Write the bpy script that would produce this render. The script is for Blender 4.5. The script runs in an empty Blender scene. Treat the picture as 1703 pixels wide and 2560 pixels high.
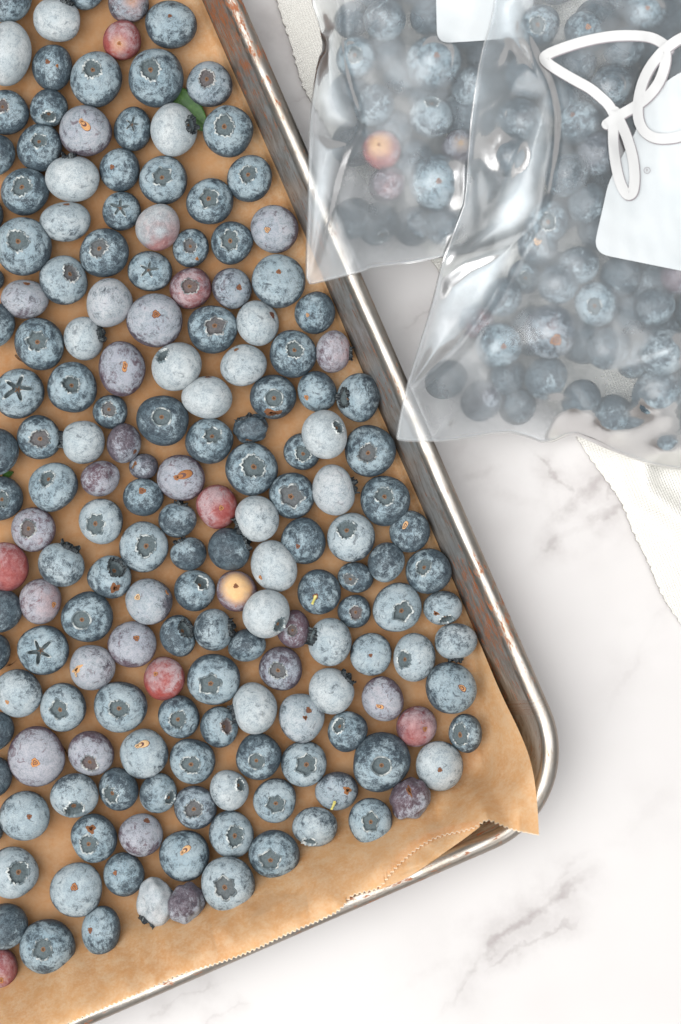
import bpy, math, random
import numpy as np
from mathutils import Vector, noise as mnoise

random.seed(11)
rng = np.random.default_rng(11)
scene = bpy.context.scene
COL = scene.collection
MM = 0.001

# ------------------------------------------------------------------ camera, world, lamps, exposure
D = 0.65                 # camera height above the table
S = 0.000117             # metres on the table for one pixel of the photograph
CX, CY = 851.5, 1280.0


def U(px, py, z=0.0):
    """world x, y of a photograph pixel seen at height z"""
    k = S * (D - z) / D
    return (px - CX) * k, -(py - CY) * k


cam_d = bpy.data.cameras.new("camera")
cam = bpy.data.objects.new("camera", cam_d)
COL.objects.link(cam)
cam.location = (0, 0, D)
cam_d.sensor_fit = 'VERTICAL'
cam_d.sensor_height = 36.0
cam_d.lens = 36.0 * D / (2560 * S)
cam_d.clip_start = 0.02
cam_d.clip_end = 20.0
cam_d.dof.use_dof = True
cam_d.dof.focus_distance = D - 0.010
cam_d.dof.aperture_fstop = 7.5
scene.camera = cam

world = bpy.data.worlds.new("World")
scene.world = world
world.use_nodes = True
world.node_tree.nodes["Background"].inputs[0].default_value = (0.97, 0.985, 1.0, 1)
world.node_tree.nodes["Background"].inputs[1].default_value = 0.33


def area(name, loc, target, sx, sy, power, color):
    l = bpy.data.lights.new(name, 'AREA')
    l.shape = 'RECTANGLE'
    l.size, l.size_y = sx, sy
    l.energy = power
    l.color = color
    o = bpy.data.objects.new(name, l)
    COL.objects.link(o)
    o.location = loc
    o.rotation_euler = (Vector(target) - Vector(loc)).to_track_quat('-Z', 'Y').to_euler()
    return o


# a broad skylight overhead, a soft window on the left and a smaller one towards the lower right, as the brighter table there shows
area("window_light", (-0.55, -0.20, 1.10), (0, 0, 0), 1.0, 1.1, 13.0, (1.0, 0.985, 0.96))
area("skylight", (-0.12, 0.02, 1.45), (-0.03, 0.0, 0), 1.5, 1.7, 17.0, (0.985, 0.99, 1.0))
area("second_window_light", (0.75, -1.05, 0.95), (0.05, -0.1, 0), 0.8, 0.7, 3.5, (1.0, 0.975, 0.95))

scene.view_settings.view_transform = 'Standard'
scene.view_settings.look = 'None'
scene.view_settings.exposure = 0.20
scene.view_settings.gamma = 1.0
scene.cycles.use_denoising = True
scene.cycles.max_bounces = 10
scene.cycles.transparent_max_bounces = 16
scene.cycles.caustics_refractive = True
scene.cycles.sample_clamp_indirect = 6.0


# ------------------------------------------------------------------ node helpers
class NT:
    def __init__(self, name):
        self.m = bpy.data.materials.new(name)
        self.m.use_nodes = True
        self.t = self.m.node_tree
        self.t.nodes.clear()
        self.out = self.t.nodes.new('ShaderNodeOutputMaterial')

    def n(self, kind, **kw):
        nd = self.t.nodes.new('ShaderNode' + kind)
        for k, v in kw.items():
            setattr(nd, k, v)
        return nd

    def put(self, sock, v):
        if hasattr(v, 'is_linked') or isinstance(v, bpy.types.NodeSocket):
            self.t.links.new(v, sock)
        elif isinstance(v, (tuple, list)) and len(v) == 3 and sock.type == 'RGBA':
            sock.default_value = (*v, 1)
        else:
            sock.default_value = v

    def math(self, op, a, b=None, c=None, clamp=False):
        nd = self.n('Math', operation=op, use_clamp=clamp)
        self.put(nd.inputs[0], a)
        if b is not None:
            self.put(nd.inputs[1], b)
        if c is not None:
            self.put(nd.inputs[2], c)
        return nd.outputs[0]

    def vmath(self, op, a, b=None):
        nd = self.n('VectorMath', operation=op)
        self.put(nd.inputs[0], a)
        if b is not None:
            self.put(nd.inputs[3 if op == 'SCALE' else 1], b)
        return nd.outputs[1 if op in ('LENGTH', 'DISTANCE', 'DOT_PRODUCT') else 0]

    def mix(self, f, a, b, mode='MIX'):
        nd = self.n('Mix', data_type='RGBA', blend_type=mode)
        self.put(nd.inputs[0], f)
        self.put(nd.inputs[6], a)
        self.put(nd.inputs[7], b)
        return nd.outputs[2]

    def step(self, v, lo, hi, a=0.0, b=1.0):
        nd = self.n('MapRange', interpolation_type='SMOOTHSTEP')
        self.put(nd.inputs[0], v)
        for i, q in enumerate((lo, hi, a, b)):
            self.put(nd.inputs[i + 1], q)
        return nd.outputs[0]

    def noise(self, vec, scale, detail=3.0, rough=0.55, dist=0.0, color=False):
        nd = self.n('TexNoise')
        self.put(nd.inputs['Vector'], vec)
        nd.inputs['Scale'].default_value = scale
        nd.inputs['Detail'].default_value = detail
        nd.inputs['Roughness'].default_value = rough
        nd.inputs['Distortion'].default_value = dist
        return nd.outputs[1 if color else 0]

    def attr(self, name, kind='GEOMETRY', out=2):
        nd = self.n('Attribute', attribute_type=kind, attribute_name=name)
        return nd.outputs[out]

    def obj(self):
        return self.n('TexCoord').outputs['Object']

    def bump(self, h, strength, dist, normal=None):
        nd = self.n('Bump')
        nd.inputs['Strength'].default_value = strength
        nd.inputs['Distance'].default_value = dist
        self.put(nd.inputs['Height'], h)
        if normal is not None:
            self.put(nd.inputs['Normal'], normal)
        return nd.outputs[0]

    def bsdf(self, color, rough=0.5, metal=0.0, spec=0.5, normal=None, **kw):
        nd = self.n('BsdfPrincipled')
        self.put(nd.inputs['Base Color'], color)
        self.put(nd.inputs['Roughness'], rough)
        self.put(nd.inputs['Metallic'], metal)
        self.put(nd.inputs['Specular IOR Level'], spec)
        if normal is not None:
            self.put(nd.inputs['Normal'], normal)
        for k, v in kw.items():
            self.put(nd.inputs[k.replace('_', ' ')], v)
        return nd.outputs[0]

    def mixs(self, f, a, b):
        nd = self.n('MixShader')
        self.put(nd.inputs[0], f)
        self.t.links.new(a, nd.inputs[1])
        self.t.links.new(b, nd.inputs[2])
        return nd.outputs[0]

    def done(self, sh):
        self.t.links.new(sh, self.out.inputs[0])
        return self.m


# ------------------------------------------------------------------ mesh helpers
def make_mesh(name, verts, faces, mats, smooth=True, fmat=None, rest=None):
    me = bpy.data.meshes.new(name)
    me.from_pydata([tuple(map(float, v)) for v in verts], [], faces)
    for m in mats:
        me.materials.append(m)
    if fmat is not None:
        me.polygons.foreach_set('material_index', np.asarray(fmat, dtype=np.int32))
    if smooth:
        me.polygons.foreach_set('use_smooth', np.ones(len(faces), dtype=bool))
    if rest is not None:
        a = me.attributes.new('rest', 'FLOAT_VECTOR', 'POINT')
        a.data.foreach_set('vector', np.asarray(rest, dtype=np.float32).ravel())
    me.update()
    return me


def link(name, me, parent=None, loc=None):
    o = bpy.data.objects.new(name, me)
    COL.objects.link(o)
    if parent is not None:
        o.parent = parent
    if loc is not None:
        o.location = loc
    return o


def tag(o, label=None, cat=None, group=None, kind=None):
    if label:
        o['label'] = label
    if cat:
        o['category'] = cat
    if group:
        o['group'] = group
    if kind:
        o['kind'] = kind
    return o


def grid_faces(nr, nc, closed=False):
    f = []
    for i in range(nr - 1):
        for j in range(nc if closed else nc - 1):
            k = (j + 1) % nc
            f.append((i * nc + j, i * nc + k, (i + 1) * nc + k, (i + 1) * nc + j))
    return f


def smoothstep(a, b, x):
    t = np.clip((x - a) / (b - a), 0, 1)
    return t * t * (3 - 2 * t)


def resample(pts, n):
    p = np.asarray(pts, float)
    d = np.r_[0, np.cumsum(np.hypot(*np.diff(p[:, :2], axis=0).T))]
    t = np.linspace(0, d[-1], n)
    return np.stack([np.interp(t, d, p[:, k]) for k in range(p.shape[1])], 1)


def smooth_curve(pts, n, it=3):
    """Chaikin corner cutting, then even resampling"""
    p = np.asarray(pts, float)
    for _ in range(it):
        q = np.empty((2 * (len(p) - 1), p.shape[1]))
        q[0::2] = p[:-1] * .75 + p[1:] * .25
        q[1::2] = p[:-1] * .25 + p[1:] * .75
        p = np.vstack([p[:1], q, p[-1:]])
    return resample(p, n)


def fnoise(x, y, seed, octaves=((1, 1.0), (2.1, .5), (4.3, .25))):
    """cheap smooth 2-D noise for arrays"""
    r = np.random.default_rng(seed)
    out = 0
    for f, a in octaves:
        for _ in range(5):
            th, ph = r.uniform(0, 2 * np.pi, 2)
            k = f * r.uniform(.7, 1.4)
            out = out + a * np.cos((x * np.cos(th) + y * np.sin(th)) * k + ph) / 2.5
    return out


def seg_dist(x, y, poly):
    """distance of arrays x, y to a polyline, and the arc parameter 0..1 of the nearest point"""
    poly = np.asarray(poly, float)
    L = np.r_[0, np.cumsum(np.hypot(*np.diff(poly, axis=0).T))]
    best = np.full(np.shape(x), 1e9)
    par = np.zeros(np.shape(x))
    for i in range(len(poly) - 1):
        a, b = poly[i], poly[i + 1]
        v = b - a
        l2 = v @ v
        t = np.clip(((x - a[0]) * v[0] + (y - a[1]) * v[1]) / l2, 0, 1)
        dd = np.hypot(x - a[0] - t * v[0], y - a[1] - t * v[1])
        m = dd < best
        best = np.where(m, dd, best)
        par = np.where(m, (L[i] + t * math.sqrt(l2)) / L[-1], par)
    return best, par


# ------------------------------------------------------------------ materials
def mat_marble():
    t = NT('marble')
    p = t.obj()
    warp = t.noise(p, 22, 5, .62, color=True)
    pw = t.vmath('ADD', p, t.vmath('SCALE', t.vmath('SUBTRACT', warp, (.5, .5, .5)), 0.026))
    w2 = t.noise(p, 120, 4, .65, color=True)
    pw = t.vmath('ADD', pw, t.vmath('SCALE', t.vmath('SUBTRACT', w2, (.5, .5, .5)), 0.0075))
    sep = t.n('SeparateXYZ')
    t.put(sep.inputs[0], pw)
    X, Y = sep.outputs[0], sep.outputs[1]
    cloud = t.noise(p, 9, 4, .55)
    grain = t.noise(p, 900, 2, .6)
    total = None
    # hairline veins and smoky patches: centre px, half length px, angle (deg, image up), width mm, strength
    V = [(1300, 2330, 330, 42, 2.2, .62), (1330, 2370, 220, 36, 1.0, .5), (1150, 1190, 120, 20, 3.0, .35), (1215, 2420, 230, 40, 1.2, .40), (1400, 2200, 150, 55, 1.6, .34),
         (1500, 1240, 190, 38, 3.4, .55), (1400, 1190, 140, -50, 1.2, .62), (1480, 1330, 170, 24, 1.8, .55),
         (1560, 1215, 110, 60, 1.1, .5), (1060, 790, 90, 30, 1.2, .35), (690, 80, 150, -60, 3.5, .34),
         (760, 250, 60, 28, .8, .45), (470, 2500, 130, 28, 1.0, .35), (560, 2525, 70, 40, .9, .30),
         (1250, 1240, 240, -12, 4.0, .16), (1110, 1130, 160, 60, 2.4, .16), (1620, 1600, 260, 62, 1.6, .16),
         (1620, 2010, 200, 40, 3.0, .10), (1080, 2420, 160, 30, 2.5, .14)]
    for (px, py, hl, ang, w, st) in V:
        cx, cy = U(px, py)
        c, s = math.cos(math.radians(ang)), math.sin(math.radians(ang))
        dx, dy = t.math('SUBTRACT', X, cx), t.math('SUBTRACT', Y, cy)
        a = t.math('ADD', t.math('MULTIPLY', dx, c), t.math('MULTIPLY', dy, s))
        b = t.math('SUBTRACT', t.math('MULTIPLY', dy, c), t.math('MULTIPLY', dx, s))
        line = t.step(t.math('ABSOLUTE', b), 0.0, w * MM * 2.0, .85, 0.0)
        line = t.math('POWER', line, 1.4)
        halo = t.step(t.math('ABSOLUTE', b), 0.0, w * MM * 7, .42, 0.0)
        env = t.step(t.math('ABSOLUTE', a), hl * S * .35, hl * S, 1.0, 0.0)
        v = t.math('MULTIPLY', t.math('MULTIPLY', t.math('MAXIMUM', line, halo), env), st)
        total = v if total is None else t.math('MAXIMUM', total, v)
    brk = t.step(t.noise(p, 70, 4, .6), .35, .65, .25, 1.1)
    total = t.math('MULTIPLY', total, brk)
    smoke = t.step(cloud, .42, .72, 0, .16)
    f = t.math('ADD', t.math('MULTIPLY', total, 1.5), smoke, clamp=True)
    base = t.mix(t.math('MULTIPLY', t.noise(p, 5, 3), .5), (.565, .547, .537), (.52, .502, .493))
    col = t.mix(f, base, (.27, .24, .235))
    col = t.mix(t.math('MULTIPLY', t.step(grain, .35, .65), .04), col, (.55, .54, .55))
    t.done(t.bsdf(col, .42, spec=.35, normal=t.bump(grain, .05, .0002)))
    return t.m


def mat_skin():
    t = NT('blueberry_skin')
    rest = t.attr('rest', out=1)
    seed = t.attr('seed', 'OBJECT')
    bloom = t.attr('bloom', 'OBJECT')
    red = t.attr('redness', 'OBJECT')
    pur = t.attr('purple', 'OBJECT')
    ripe = t.attr('yellow', 'OBJECT')
    off = t.n('CombineXYZ')
    t.put(off.inputs[0], seed)
    t.put(off.inputs[1], t.math('MULTIPLY', seed, 1.7))
    t.put(off.inputs[2], t.math('MULTIPLY', seed, -.6))
    p = t.vmath('ADD', rest, off.outputs[0])
    sep = t.n('SeparateXYZ')
    t.put(sep.inputs[0], rest)
    z = sep.outputs[2]
    big = t.noise(p, 1.3, 3, .55)
    mid = t.noise(p, 3.6, 5, .68, .6)
    blot = t.noise(p, 3.1, 4, .58, .8)
    fine = t.noise(p, 21, 5, .75)
    grain = t.noise(p, 75, 2, .7)
    # streaks running from the crown down the sides
    st = t.vmath('MULTIPLY', p, (1, 1, .25))
    streak = t.noise(st, 11, 3, .7)
    h = t.math('ADD', t.math('MULTIPLY', big, 1.0), t.math('MULTIPLY', mid, 1.35))
    h = t.math('ADD', h, t.math('MULTIPLY', fine, .95))
    h = t.math('ADD', h, t.math('MULTIPLY', streak, .5))
    h = t.math('SUBTRACT', h, 1.86)
    h = t.math('ADD', h, t.math('SUBTRACT', t.math('MULTIPLY', bloom, .42), .05))
    near = t.step(z, .70, .95, 0, .12)
    h = t.math('ADD', h, near)
    flank = t.math('MULTIPLY', t.math('MULTIPLY', t.step(z, -.30, .60, .88, 0), t.attr('flank_shade', 'OBJECT')), t.step(bloom, .3, 1.7, 1, .42))                  # shade on the berry's sides, painted in by thinning the bloom
    h = t.math('SUBTRACT', h, flank)
    m = t.step(h, -.24, .30)
    m = t.math('MAXIMUM', m, t.step(t.math('ADD', t.math('MULTIPLY', fine, .6), t.math('MULTIPLY', mid, .4)), .40, .62, .02, .46))
    spots = t.step(blot, .57, .69, 0, .74)               # rubbed-off patches
    spots = t.math('MULTIPLY', spots, t.step(bloom, .5, 1.8, 1, .35))
    m = t.math('MULTIPLY', m, t.math('SUBTRACT', 1.0, spots))
    m = t.math('MULTIPLY', m, t.step(grain, .22, .60, .80, 1.0))
    # skin colours
    navy = t.mix(mid, (.013, .020, .029), (.038, .053, .068))
    plum = t.mix(fine, (.050, .022, .032), (.115, .055, .072))
    crim = t.mix(mid, (.13, .014, .024), (.40, .085, .058))
    redm = t.step(t.math('ADD', t.math('MULTIPLY', big, .9), t.math('ADD', red, t.math('MULTIPLY', z, .22))), .85, 1.50)
    purm = t.step(t.math('ADD', t.math('MULTIPLY', mid, .7), pur), .40, .95)
    skin = t.mix(purm, navy, plum)
    skin = t.mix(redm, skin, crim)
    yel = t.step(t.math('ADD', z, t.math('MULTIPLY', t.math('SUBTRACT', big, .5), .35)), t.math('SUBTRACT', 1.02, t.math('MULTIPLY', ripe, .75)), t.math('SUBTRACT', 1.55, t.math('MULTIPLY', ripe, .70)))
    yel = t.math('MULTIPLY', yel, t.step(ripe, 0, .2), clamp=True)
    skin = t.mix(yel, skin, t.mix(t.math('ADD', t.math('MULTIPLY', mid, .6), t.math('MULTIPLY', fine, .4)), (.50, .23, .08), (.80, .60, .33)))
    pale = t.step(bloom, .2, 1.5)
    bl = t.mix(pale, (.225, .310, .355), (.44, .49, .51))
    bl = t.mix(t.step(big, .35, .7), bl, t.mix(pale, (.32, .395, .43), (.54, .57, .575)))
    bl = t.mix(t.math('MULTIPLY', purm, .45), bl, (.36, .30, .345))
    bl = t.mix(t.math('MULTIPLY', redm, .55), bl, (.50, .395, .40))
    tone = t.math('ADD', t.math('MULTIPLY', mid, .55), t.math('MULTIPLY', fine, .75))
    bl = t.mix(t.step(tone, .53, .74, .50, 0), bl, (.12, .155, .18))
    keep = t.math('SUBTRACT', .96, t.math('ADD', t.math('MULTIPLY', redm, t.step(t.math('ADD', t.math('MULTIPLY', sep.outputs[0], .22), t.math('ADD', t.math('MULTIPLY', big, .8), t.math('MULTIPLY', mid, .2))), .30, .68, .92, .28)), t.math('MULTIPLY', yel, .75)))
    f = t.math('MULTIPLY', m, keep, clamp=True)
    col = t.mix(f, skin, bl)
    ro = t.step(m, 0, 1, .42, .85)
    hgt = t.math('ADD', t.math('MULTIPLY', fine, .6), t.math('MULTIPLY', grain, .4))
    return t.done(t.bsdf(col, ro, spec=.28, normal=t.bump(hgt, .30, .0006)))


def mat_crown():
    t = NT('crown_floor')
    rest = t.attr('rest', out=1)
    n = t.noise(rest, 14, 4, .65)
    pur = t.attr('brown', 'OBJECT')
    col = t.mix(n, (.040, .054, .060), (.150, .185, .195))
    col = t.mix(pur, col, t.mix(n, (.06, .035, .03), (.20, .10, .085)))
    floor = t.done(t.bsdf(col, .75, spec=.2, normal=t.bump(n, .5, .0006)))
    t = NT('crown_lip')
    rest = t.attr('rest', out=1)
    n = t.noise(rest, 22, 3, .6)
    arc = t.noise(t.vmath('ADD', rest, t.n('ObjectInfo').outputs['Random']), 3.2, 2, .5)
    pur = t.attr('brown', 'OBJECT')
    col = t.mix(t.step(t.math('ADD', t.math('MULTIPLY', n, .45), arc), .66, .86), (.13, .165, .18), (.52, .55, .54))
    col = t.mix(t.math('MULTIPLY', pur, t.step(n, .4, .7)), col, (.20, .09, .06))
    lip = t.done(t.bsdf(col, .8, spec=.2))
    t = NT('crown_lobe_dark')
    n = t.noise(t.attr('rest', out=1), 18, 3, .6)
    lobe = t.done(t.bsdf(t.mix(t.step(n, .45, .75), (.012, .016, .020), (.16, .18, .18)), .7, spec=.3))
    t = NT('style_dot')
    dot = t.done(t.bsdf((.16, .085, .045), .8))
    return floor, lip, lobe, dot


def mat_scar():
    t = NT('stem_scar')
    rest = t.attr('rest', out=1)
    hue = t.attr('hue', 'OBJECT')
    n = t.noise(rest, 26, 4, .65)
    sep = t.n('SeparateXYZ')
    t.put(sep.inputs[0], rest)
    brown = t.mix(n, (.07, .030, .016), (.27, .115, .05))
    orange = t.mix(n, (.36, .11, .025), (.66, .33, .12))
    straw = t.mix(n, (.42, .23, .09), (.80, .62, .38))
    c = t.mix(t.step(hue, .1, .75), brown, orange)
    c = t.mix(t.step(hue, .5, 1), c, straw)
    core = t.done(t.bsdf(c, .75, spec=.25, normal=t.bump(n, .6, .0006)))
    t = NT('scar_edge')
    n = t.noise(t.attr('rest', out=1), 20, 3, .6)
    edge = t.done(t.bsdf(t.mix(n, (.035, .02, .025), (.17, .075, .06)), .8))
    return core, edge


def mat_simple(name, c0, c1, scale, rough=.7, spec=.3, bump=.2, dist=.0005):
    t = NT(name)
    n = t.noise(t.obj(), scale, 4, .6)
    return t.done(t.bsdf(t.mix(t.step(n, .3, .7), c0, c1), rough, spec=spec, normal=t.bump(n, bump, dist)))


def mat_paper():
    t = NT('parchment')
    p = t.obj()
    n1 = t.noise(p, 26, 5, .62)
    n2 = t.noise(p, 260, 4, .7)
    n3 = t.noise(p, 1300, 3, .7)
    n4 = t.noise(p, 75, 3, .6)
    col = t.mix(t.step(n1, .3, .7), (.74, .375, .155), (.87, .515, .245))
    col = t.mix(t.math('MULTIPLY', t.step(t.math('ADD', t.math('MULTIPLY', n2, .6), t.math('MULTIPLY', n3, .4)), .36, .64), .75), col, (.90, .66, .42))
    col = t.mix(t.math('MULTIPLY', t.step(n4, .60, .74), .35), col, (.52, .27, .12))
    # shade between the berries and the dark pan beneath, painted into the sheet's colour
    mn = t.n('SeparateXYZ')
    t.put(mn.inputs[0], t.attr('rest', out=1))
    gap_shade = t.step(t.math('ADD', mn.outputs[0], t.math('MULTIPLY', t.math('SUBTRACT', n1, .5), .030)), .012, .034)
    gap_shade = t.math('MULTIPLY', gap_shade, t.step(n4, .25, .6, .65, 1.0))
    col = t.mix(gap_shade, col, t.mix(.62, col, (.38, .17, .058)))
    fl = t.math('ADD', t.math('MULTIPLY', n2, .5), n3)
    bm = t.bump(fl, .30, .00035)
    dif = t.bsdf(col, .6, spec=.3, normal=bm)
    tr = t.n('BsdfTranslucent')
    t.put(tr.inputs[0], t.mix(.5, col, (.85, .55, .27)))
    return t.done(t.mixs(.45, dif, tr.outputs[0]))


def mat_metal(name, rust, dark, rough, metal=1.0, c0=(.31, .295, .275), c1=(.50, .465, .42), tone_band=None):
    t = NT(name)
    p = t.attr('rest', out=1)            # x along the edge, y across it, in metres
    st = t.vmath('MULTIPLY', p, (60, 420, 60))
    st2 = t.vmath('MULTIPLY', p, (130, 330, 100))
    fl = t.vmath('MULTIPLY', p, (260, 800, 300))
    n1 = t.noise(st, 1, 5, .65, .3)
    n2 = t.noise(st2, 1, 5, .7, .6)
    n3 = t.noise(fl, 1, 4, .7)
    patch = t.noise(p, 22, 3, .6)
    clean = t.mix(n1, c0, c1)
    stain = t.mix(n2, (.10, .08, .06), (.29, .235, .18))
    col = t.mix(t.math('MULTIPLY', t.step(t.math('ADD', n2, t.math('MULTIPLY', patch, .5)), .58, .92), dark), clean, stain)
    if tone_band:  # colour band: painted shade at the wall's foot, browner outer rim
        sp = t.n('SeparateXYZ')
        t.put(sp.inputs[0], p)
        g = t.step(t.math('ADD', sp.outputs[1], t.math('MULTIPLY', t.math('SUBTRACT', n2, .5), .006)), tone_band[0], tone_band[1])
        col = t.mix(t.math('MULTIPLY', g, tone_band[3]), col, tone_band[2])
    rm = t.step(t.math('ADD', n3, t.math('ADD', t.math('MULTIPLY', patch, .55), t.math('MULTIPLY', n2, .35))), 1.06 - rust, 1.16 - rust)
    rc = t.mix(t.noise(p, 2500, 3), (.14, .035, .012), (.42, .15, .05))
    col = t.mix(rm, col, rc)
    met = t.math('MULTIPLY', t.math('SUBTRACT', 1.0, t.math('MULTIPLY', rm, .95)), metal)
    ro = t.math('ADD', t.math('ADD', rough, t.math('MULTIPLY', n2, .16)), t.math('MULTIPLY', rm, .35), clamp=True)
    hb = t.math('ADD', t.math('MULTIPLY', n2, .5), t.math('ADD', n3, rm))
    return t.done(t.bsdf(col, ro, met, .5, normal=t.bump(hb, .18, .0003)))


def mat_film():
    t = NT('clear_film')
    p = t.obj()
    lay = t.attr('rest', out=1)
    sx = t.n('SeparateXYZ')
    t.put(sx.inputs[0], lay)
    fold_highlight = sx.outputs[0]                 # where highlights on the folds are painted in as whiter film
    n = t.noise(p, 55, 4, .6)
    bm = t.bump(t.math('ADD', n, t.math('MULTIPLY', t.noise(p, 210, 3, .6), .25)), .05, .0030)
    tr = t.n('BsdfTransparent')
    tr.inputs[0].default_value = (.985, .99, .995, 1)
    rf = t.n('BsdfRefraction')
    rf.inputs['Color'].default_value = (.98, .985, .99, 1)
    rf.inputs['Roughness'].default_value = .46
    rf.inputs['IOR'].default_value = 1.22
    a = t.mixs(.13, tr.outputs[0], rf.outputs[0])
    df = t.n('BsdfDiffuse')
    df.inputs[0].default_value = (.78, .86, .91, 1)
    tl = t.n('BsdfTranslucent')
    tl.inputs[0].default_value = (.82, .89, .93, 1)
    milk = t.mixs(.4, df.outputs[0], tl.outputs[0])
    mk = t.math('ADD', t.step(n, .3, .7, .12, .18), t.math('MULTIPLY', fold_highlight, t.step(t.noise(p, 85, 4, .6), .25, .7, .50, .80)))
    b = t.mixs(mk, a, milk)
    gl = t.n('BsdfGlossy')
    gl.inputs['Roughness'].default_value = .20
    t.put(gl.inputs['Normal'], bm)
    g2 = t.n('BsdfGlossy')
    g2.inputs['Roughness'].default_value = .40
    t.put(g2.inputs['Normal'], bm)
    fr = t.n('Fresnel')
    fr.inputs['IOR'].default_value = 1.55
    t.put(fr.inputs['Normal'], bm)
    f = t.math('ADD', t.math('MULTIPLY', fr.outputs[0], 1.15), .01, clamp=True)
    front = t.done(t.mixs(f, b, t.mixs(.55, gl.outputs[0], g2.outputs[0])))
    t = NT('clear_film_back')
    tr = t.n('BsdfTransparent')
    tr.inputs[0].default_value = (.985, .99, .995, 1)
    gl = t.n('BsdfGlossy')
    gl.inputs['Roughness'].default_value = .2
    fr = t.n('Fresnel')
    fr.inputs['IOR'].default_value = 1.4
    df = t.n('BsdfDiffuse')
    df.inputs[0].default_value = (.86, .89, .91, 1)
    b = t.mixs(.05, tr.outputs[0], df.outputs[0])
    return front, t.done(t.mixs(fr.outputs[0], b, gl.outputs[0]))


def mat_cloth():
    t = NT('waffle_cotton')
    p = t.attr('rest', out=1)
    sep = t.n('SeparateXYZ')
    t.put(sep.inputs[0], p)
    wx = t.math('SINE', t.math('MULTIPLY', sep.outputs[0], 2 * math.pi / .0011))
    wy = t.math('SINE', t.math('MULTIPLY', sep.outputs[1], 2 * math.pi / .0011))
    w = t.math('MULTIPLY', wx, wy)
    n = t.noise(p, 700, 3, .7)
    h = t.math('ADD', t.math('MULTIPLY', w, .5), n)
    col = t.mix(t.noise(p, 60, 3), (.68, .66, .61), (.74, .725, .685))
    col = t.mix(t.math('MULTIPLY', t.step(w, -.4, .6, 1, 0), .03), col, (.60, .56, .48))
    return t.done(t.bsdf(col, .95, spec=.1, normal=t.bump(h, .55, .0006)))


M_MARBLE = mat_marble()
M_SKIN = mat_skin()
M_FLOOR, M_LIP, M_LOBE, M_DOT = mat_crown()
M_SCAR, M_SCAREDGE = mat_scar()
M_STEM = mat_simple('pale_stem', (.42, .40, .10), (.74, .62, .24), 900)
M_LEAF = mat_simple('green_leaf', (.030, .095, .016), (.085, .19, .040), 240, .5, .4)
M_TWIG = mat_simple('dry_twig', (.06, .03, .015), (.25, .13, .06), 900)
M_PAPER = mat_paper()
M_EDGE = mat_simple('torn_paper_edge', (.70, .56, .40), (.82, .70, .54), 900)
M_WALL = mat_metal('worn_steel_wall', .07, .80, .40, .72, (.36, .37, .375), (.56, .56, .55), (.0150, .0235, (.035, .026, .018), .92))  # the dark band paints in the shade at the wall's foot
M_RIM = mat_metal('worn_steel_rim', .035, .72, .25, .92, tone_band=(.0072, .0045, (.27, .20, .155), .75))  # browner towards the outer side of the rim
M_BASE = mat_metal('worn_steel_base', .02, .9, .45)
M_FILM, M_FILMBACK = mat_film()
M_CLOTH = mat_cloth()
M_WHITE = mat_simple('white_print', (.54, .575, .59), (.575, .60, .61), 60, .45, .4, .0)
M_LOGO = mat_simple('white_ink', (.60, .60, .595), (.62, .62, .615), 60, .5, .4, .0)
M_GREY = mat_simple('grey_ink', (.26, .235, .25), (.31, .285, .30), 60, .5, .3, .0)
# ------------------------------------------------------------------ setting: marble table top
v = [(-.9, -.9, 0), (.9, -.9, 0), (.9, .9, 0), (-.9, .9, 0), (-.9, -.9, -.02), (.9, -.9, -.02), (.9, .9, -.02), (-.9, .9, -.02)]
tag(link('tabletop', make_mesh('tabletop', v, [(0, 1, 2, 3), (7, 6, 5, 4), (0, 4, 5, 1), (1, 5, 6, 2), (2, 6, 7, 3), (3, 7, 4, 0)],
                               [M_MARBLE], False)), kind='structure')

# ------------------------------------------------------------------ sheet pan (local frame: m up the long side, n across)
ANG = math.radians(23.5)
EU = np.array([math.sin(ANG), -math.cos(ANG)])       # along the right edge, towards the corner in view
EV = np.array([-math.cos(ANG), -math.sin(ANG)])      # along the near edge, leftwards
APEX = np.array(U(1481, 2014, .023))
RC, LM, LN = .0300, .330, .245
ZRIM = .0265


def to_mn(x, y):
    dx, dy = x - APEX[0], y - APEX[1]
    return -(dx * EU[0] + dy * EU[1]), dx * EV[0] + dy * EV[1]


def d_edge(x, y):
    """distance inside (+) the outer edge of the pan; only the corner in view is rounded here"""
    m, n = to_mn(x, y)
    cor = RC - np.hypot(RC - m, RC - n)
    return np.where((m < RC) & (n < RC), cor, np.minimum(m, n))


PROF_D = np.array([-1, 0, .0007, .0024, .0041, .0049, .0102, .0118, 9])
PROF_Z = np.array([0, .0240, .0257, .0264, .0257, .0235, .0020, .0008, .0008])


def pan_z(x, y):
    d = d_edge(x, y)
    return np.where(d < 0, 0.0, np.interp(d, PROF_D, PROF_Z))


def loop(off, npc=22, ne=60):
    """inset loop of the rounded rectangle in m, n; returns points and the running length"""
    r = max(RC - off, .0005)
    pts = []
    for (cm, cn, a0) in ((RC, RC, 270), (RC, LN - RC, 180), (LM - RC, LN - RC, 90), (LM - RC, RC, 0)):
        for k in range(npc + 1):
            a = math.radians(a0 - 90 * k / npc)
            pts.append((cm + r * math.cos(a), cn + r * math.sin(a)))
    full = []
    for i, p in enumerate(pts):
        q = pts[(i + 1) % len(pts)]
        full.append(p)
        if math.hypot(q[0] - p[0], q[1] - p[1]) > .05:
            for k in range(1, ne):
                full.append((p[0] + (q[0] - p[0]) * k / ne, p[1] + (q[1] - p[1]) * k / ne))
    return np.array(full)


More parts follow.
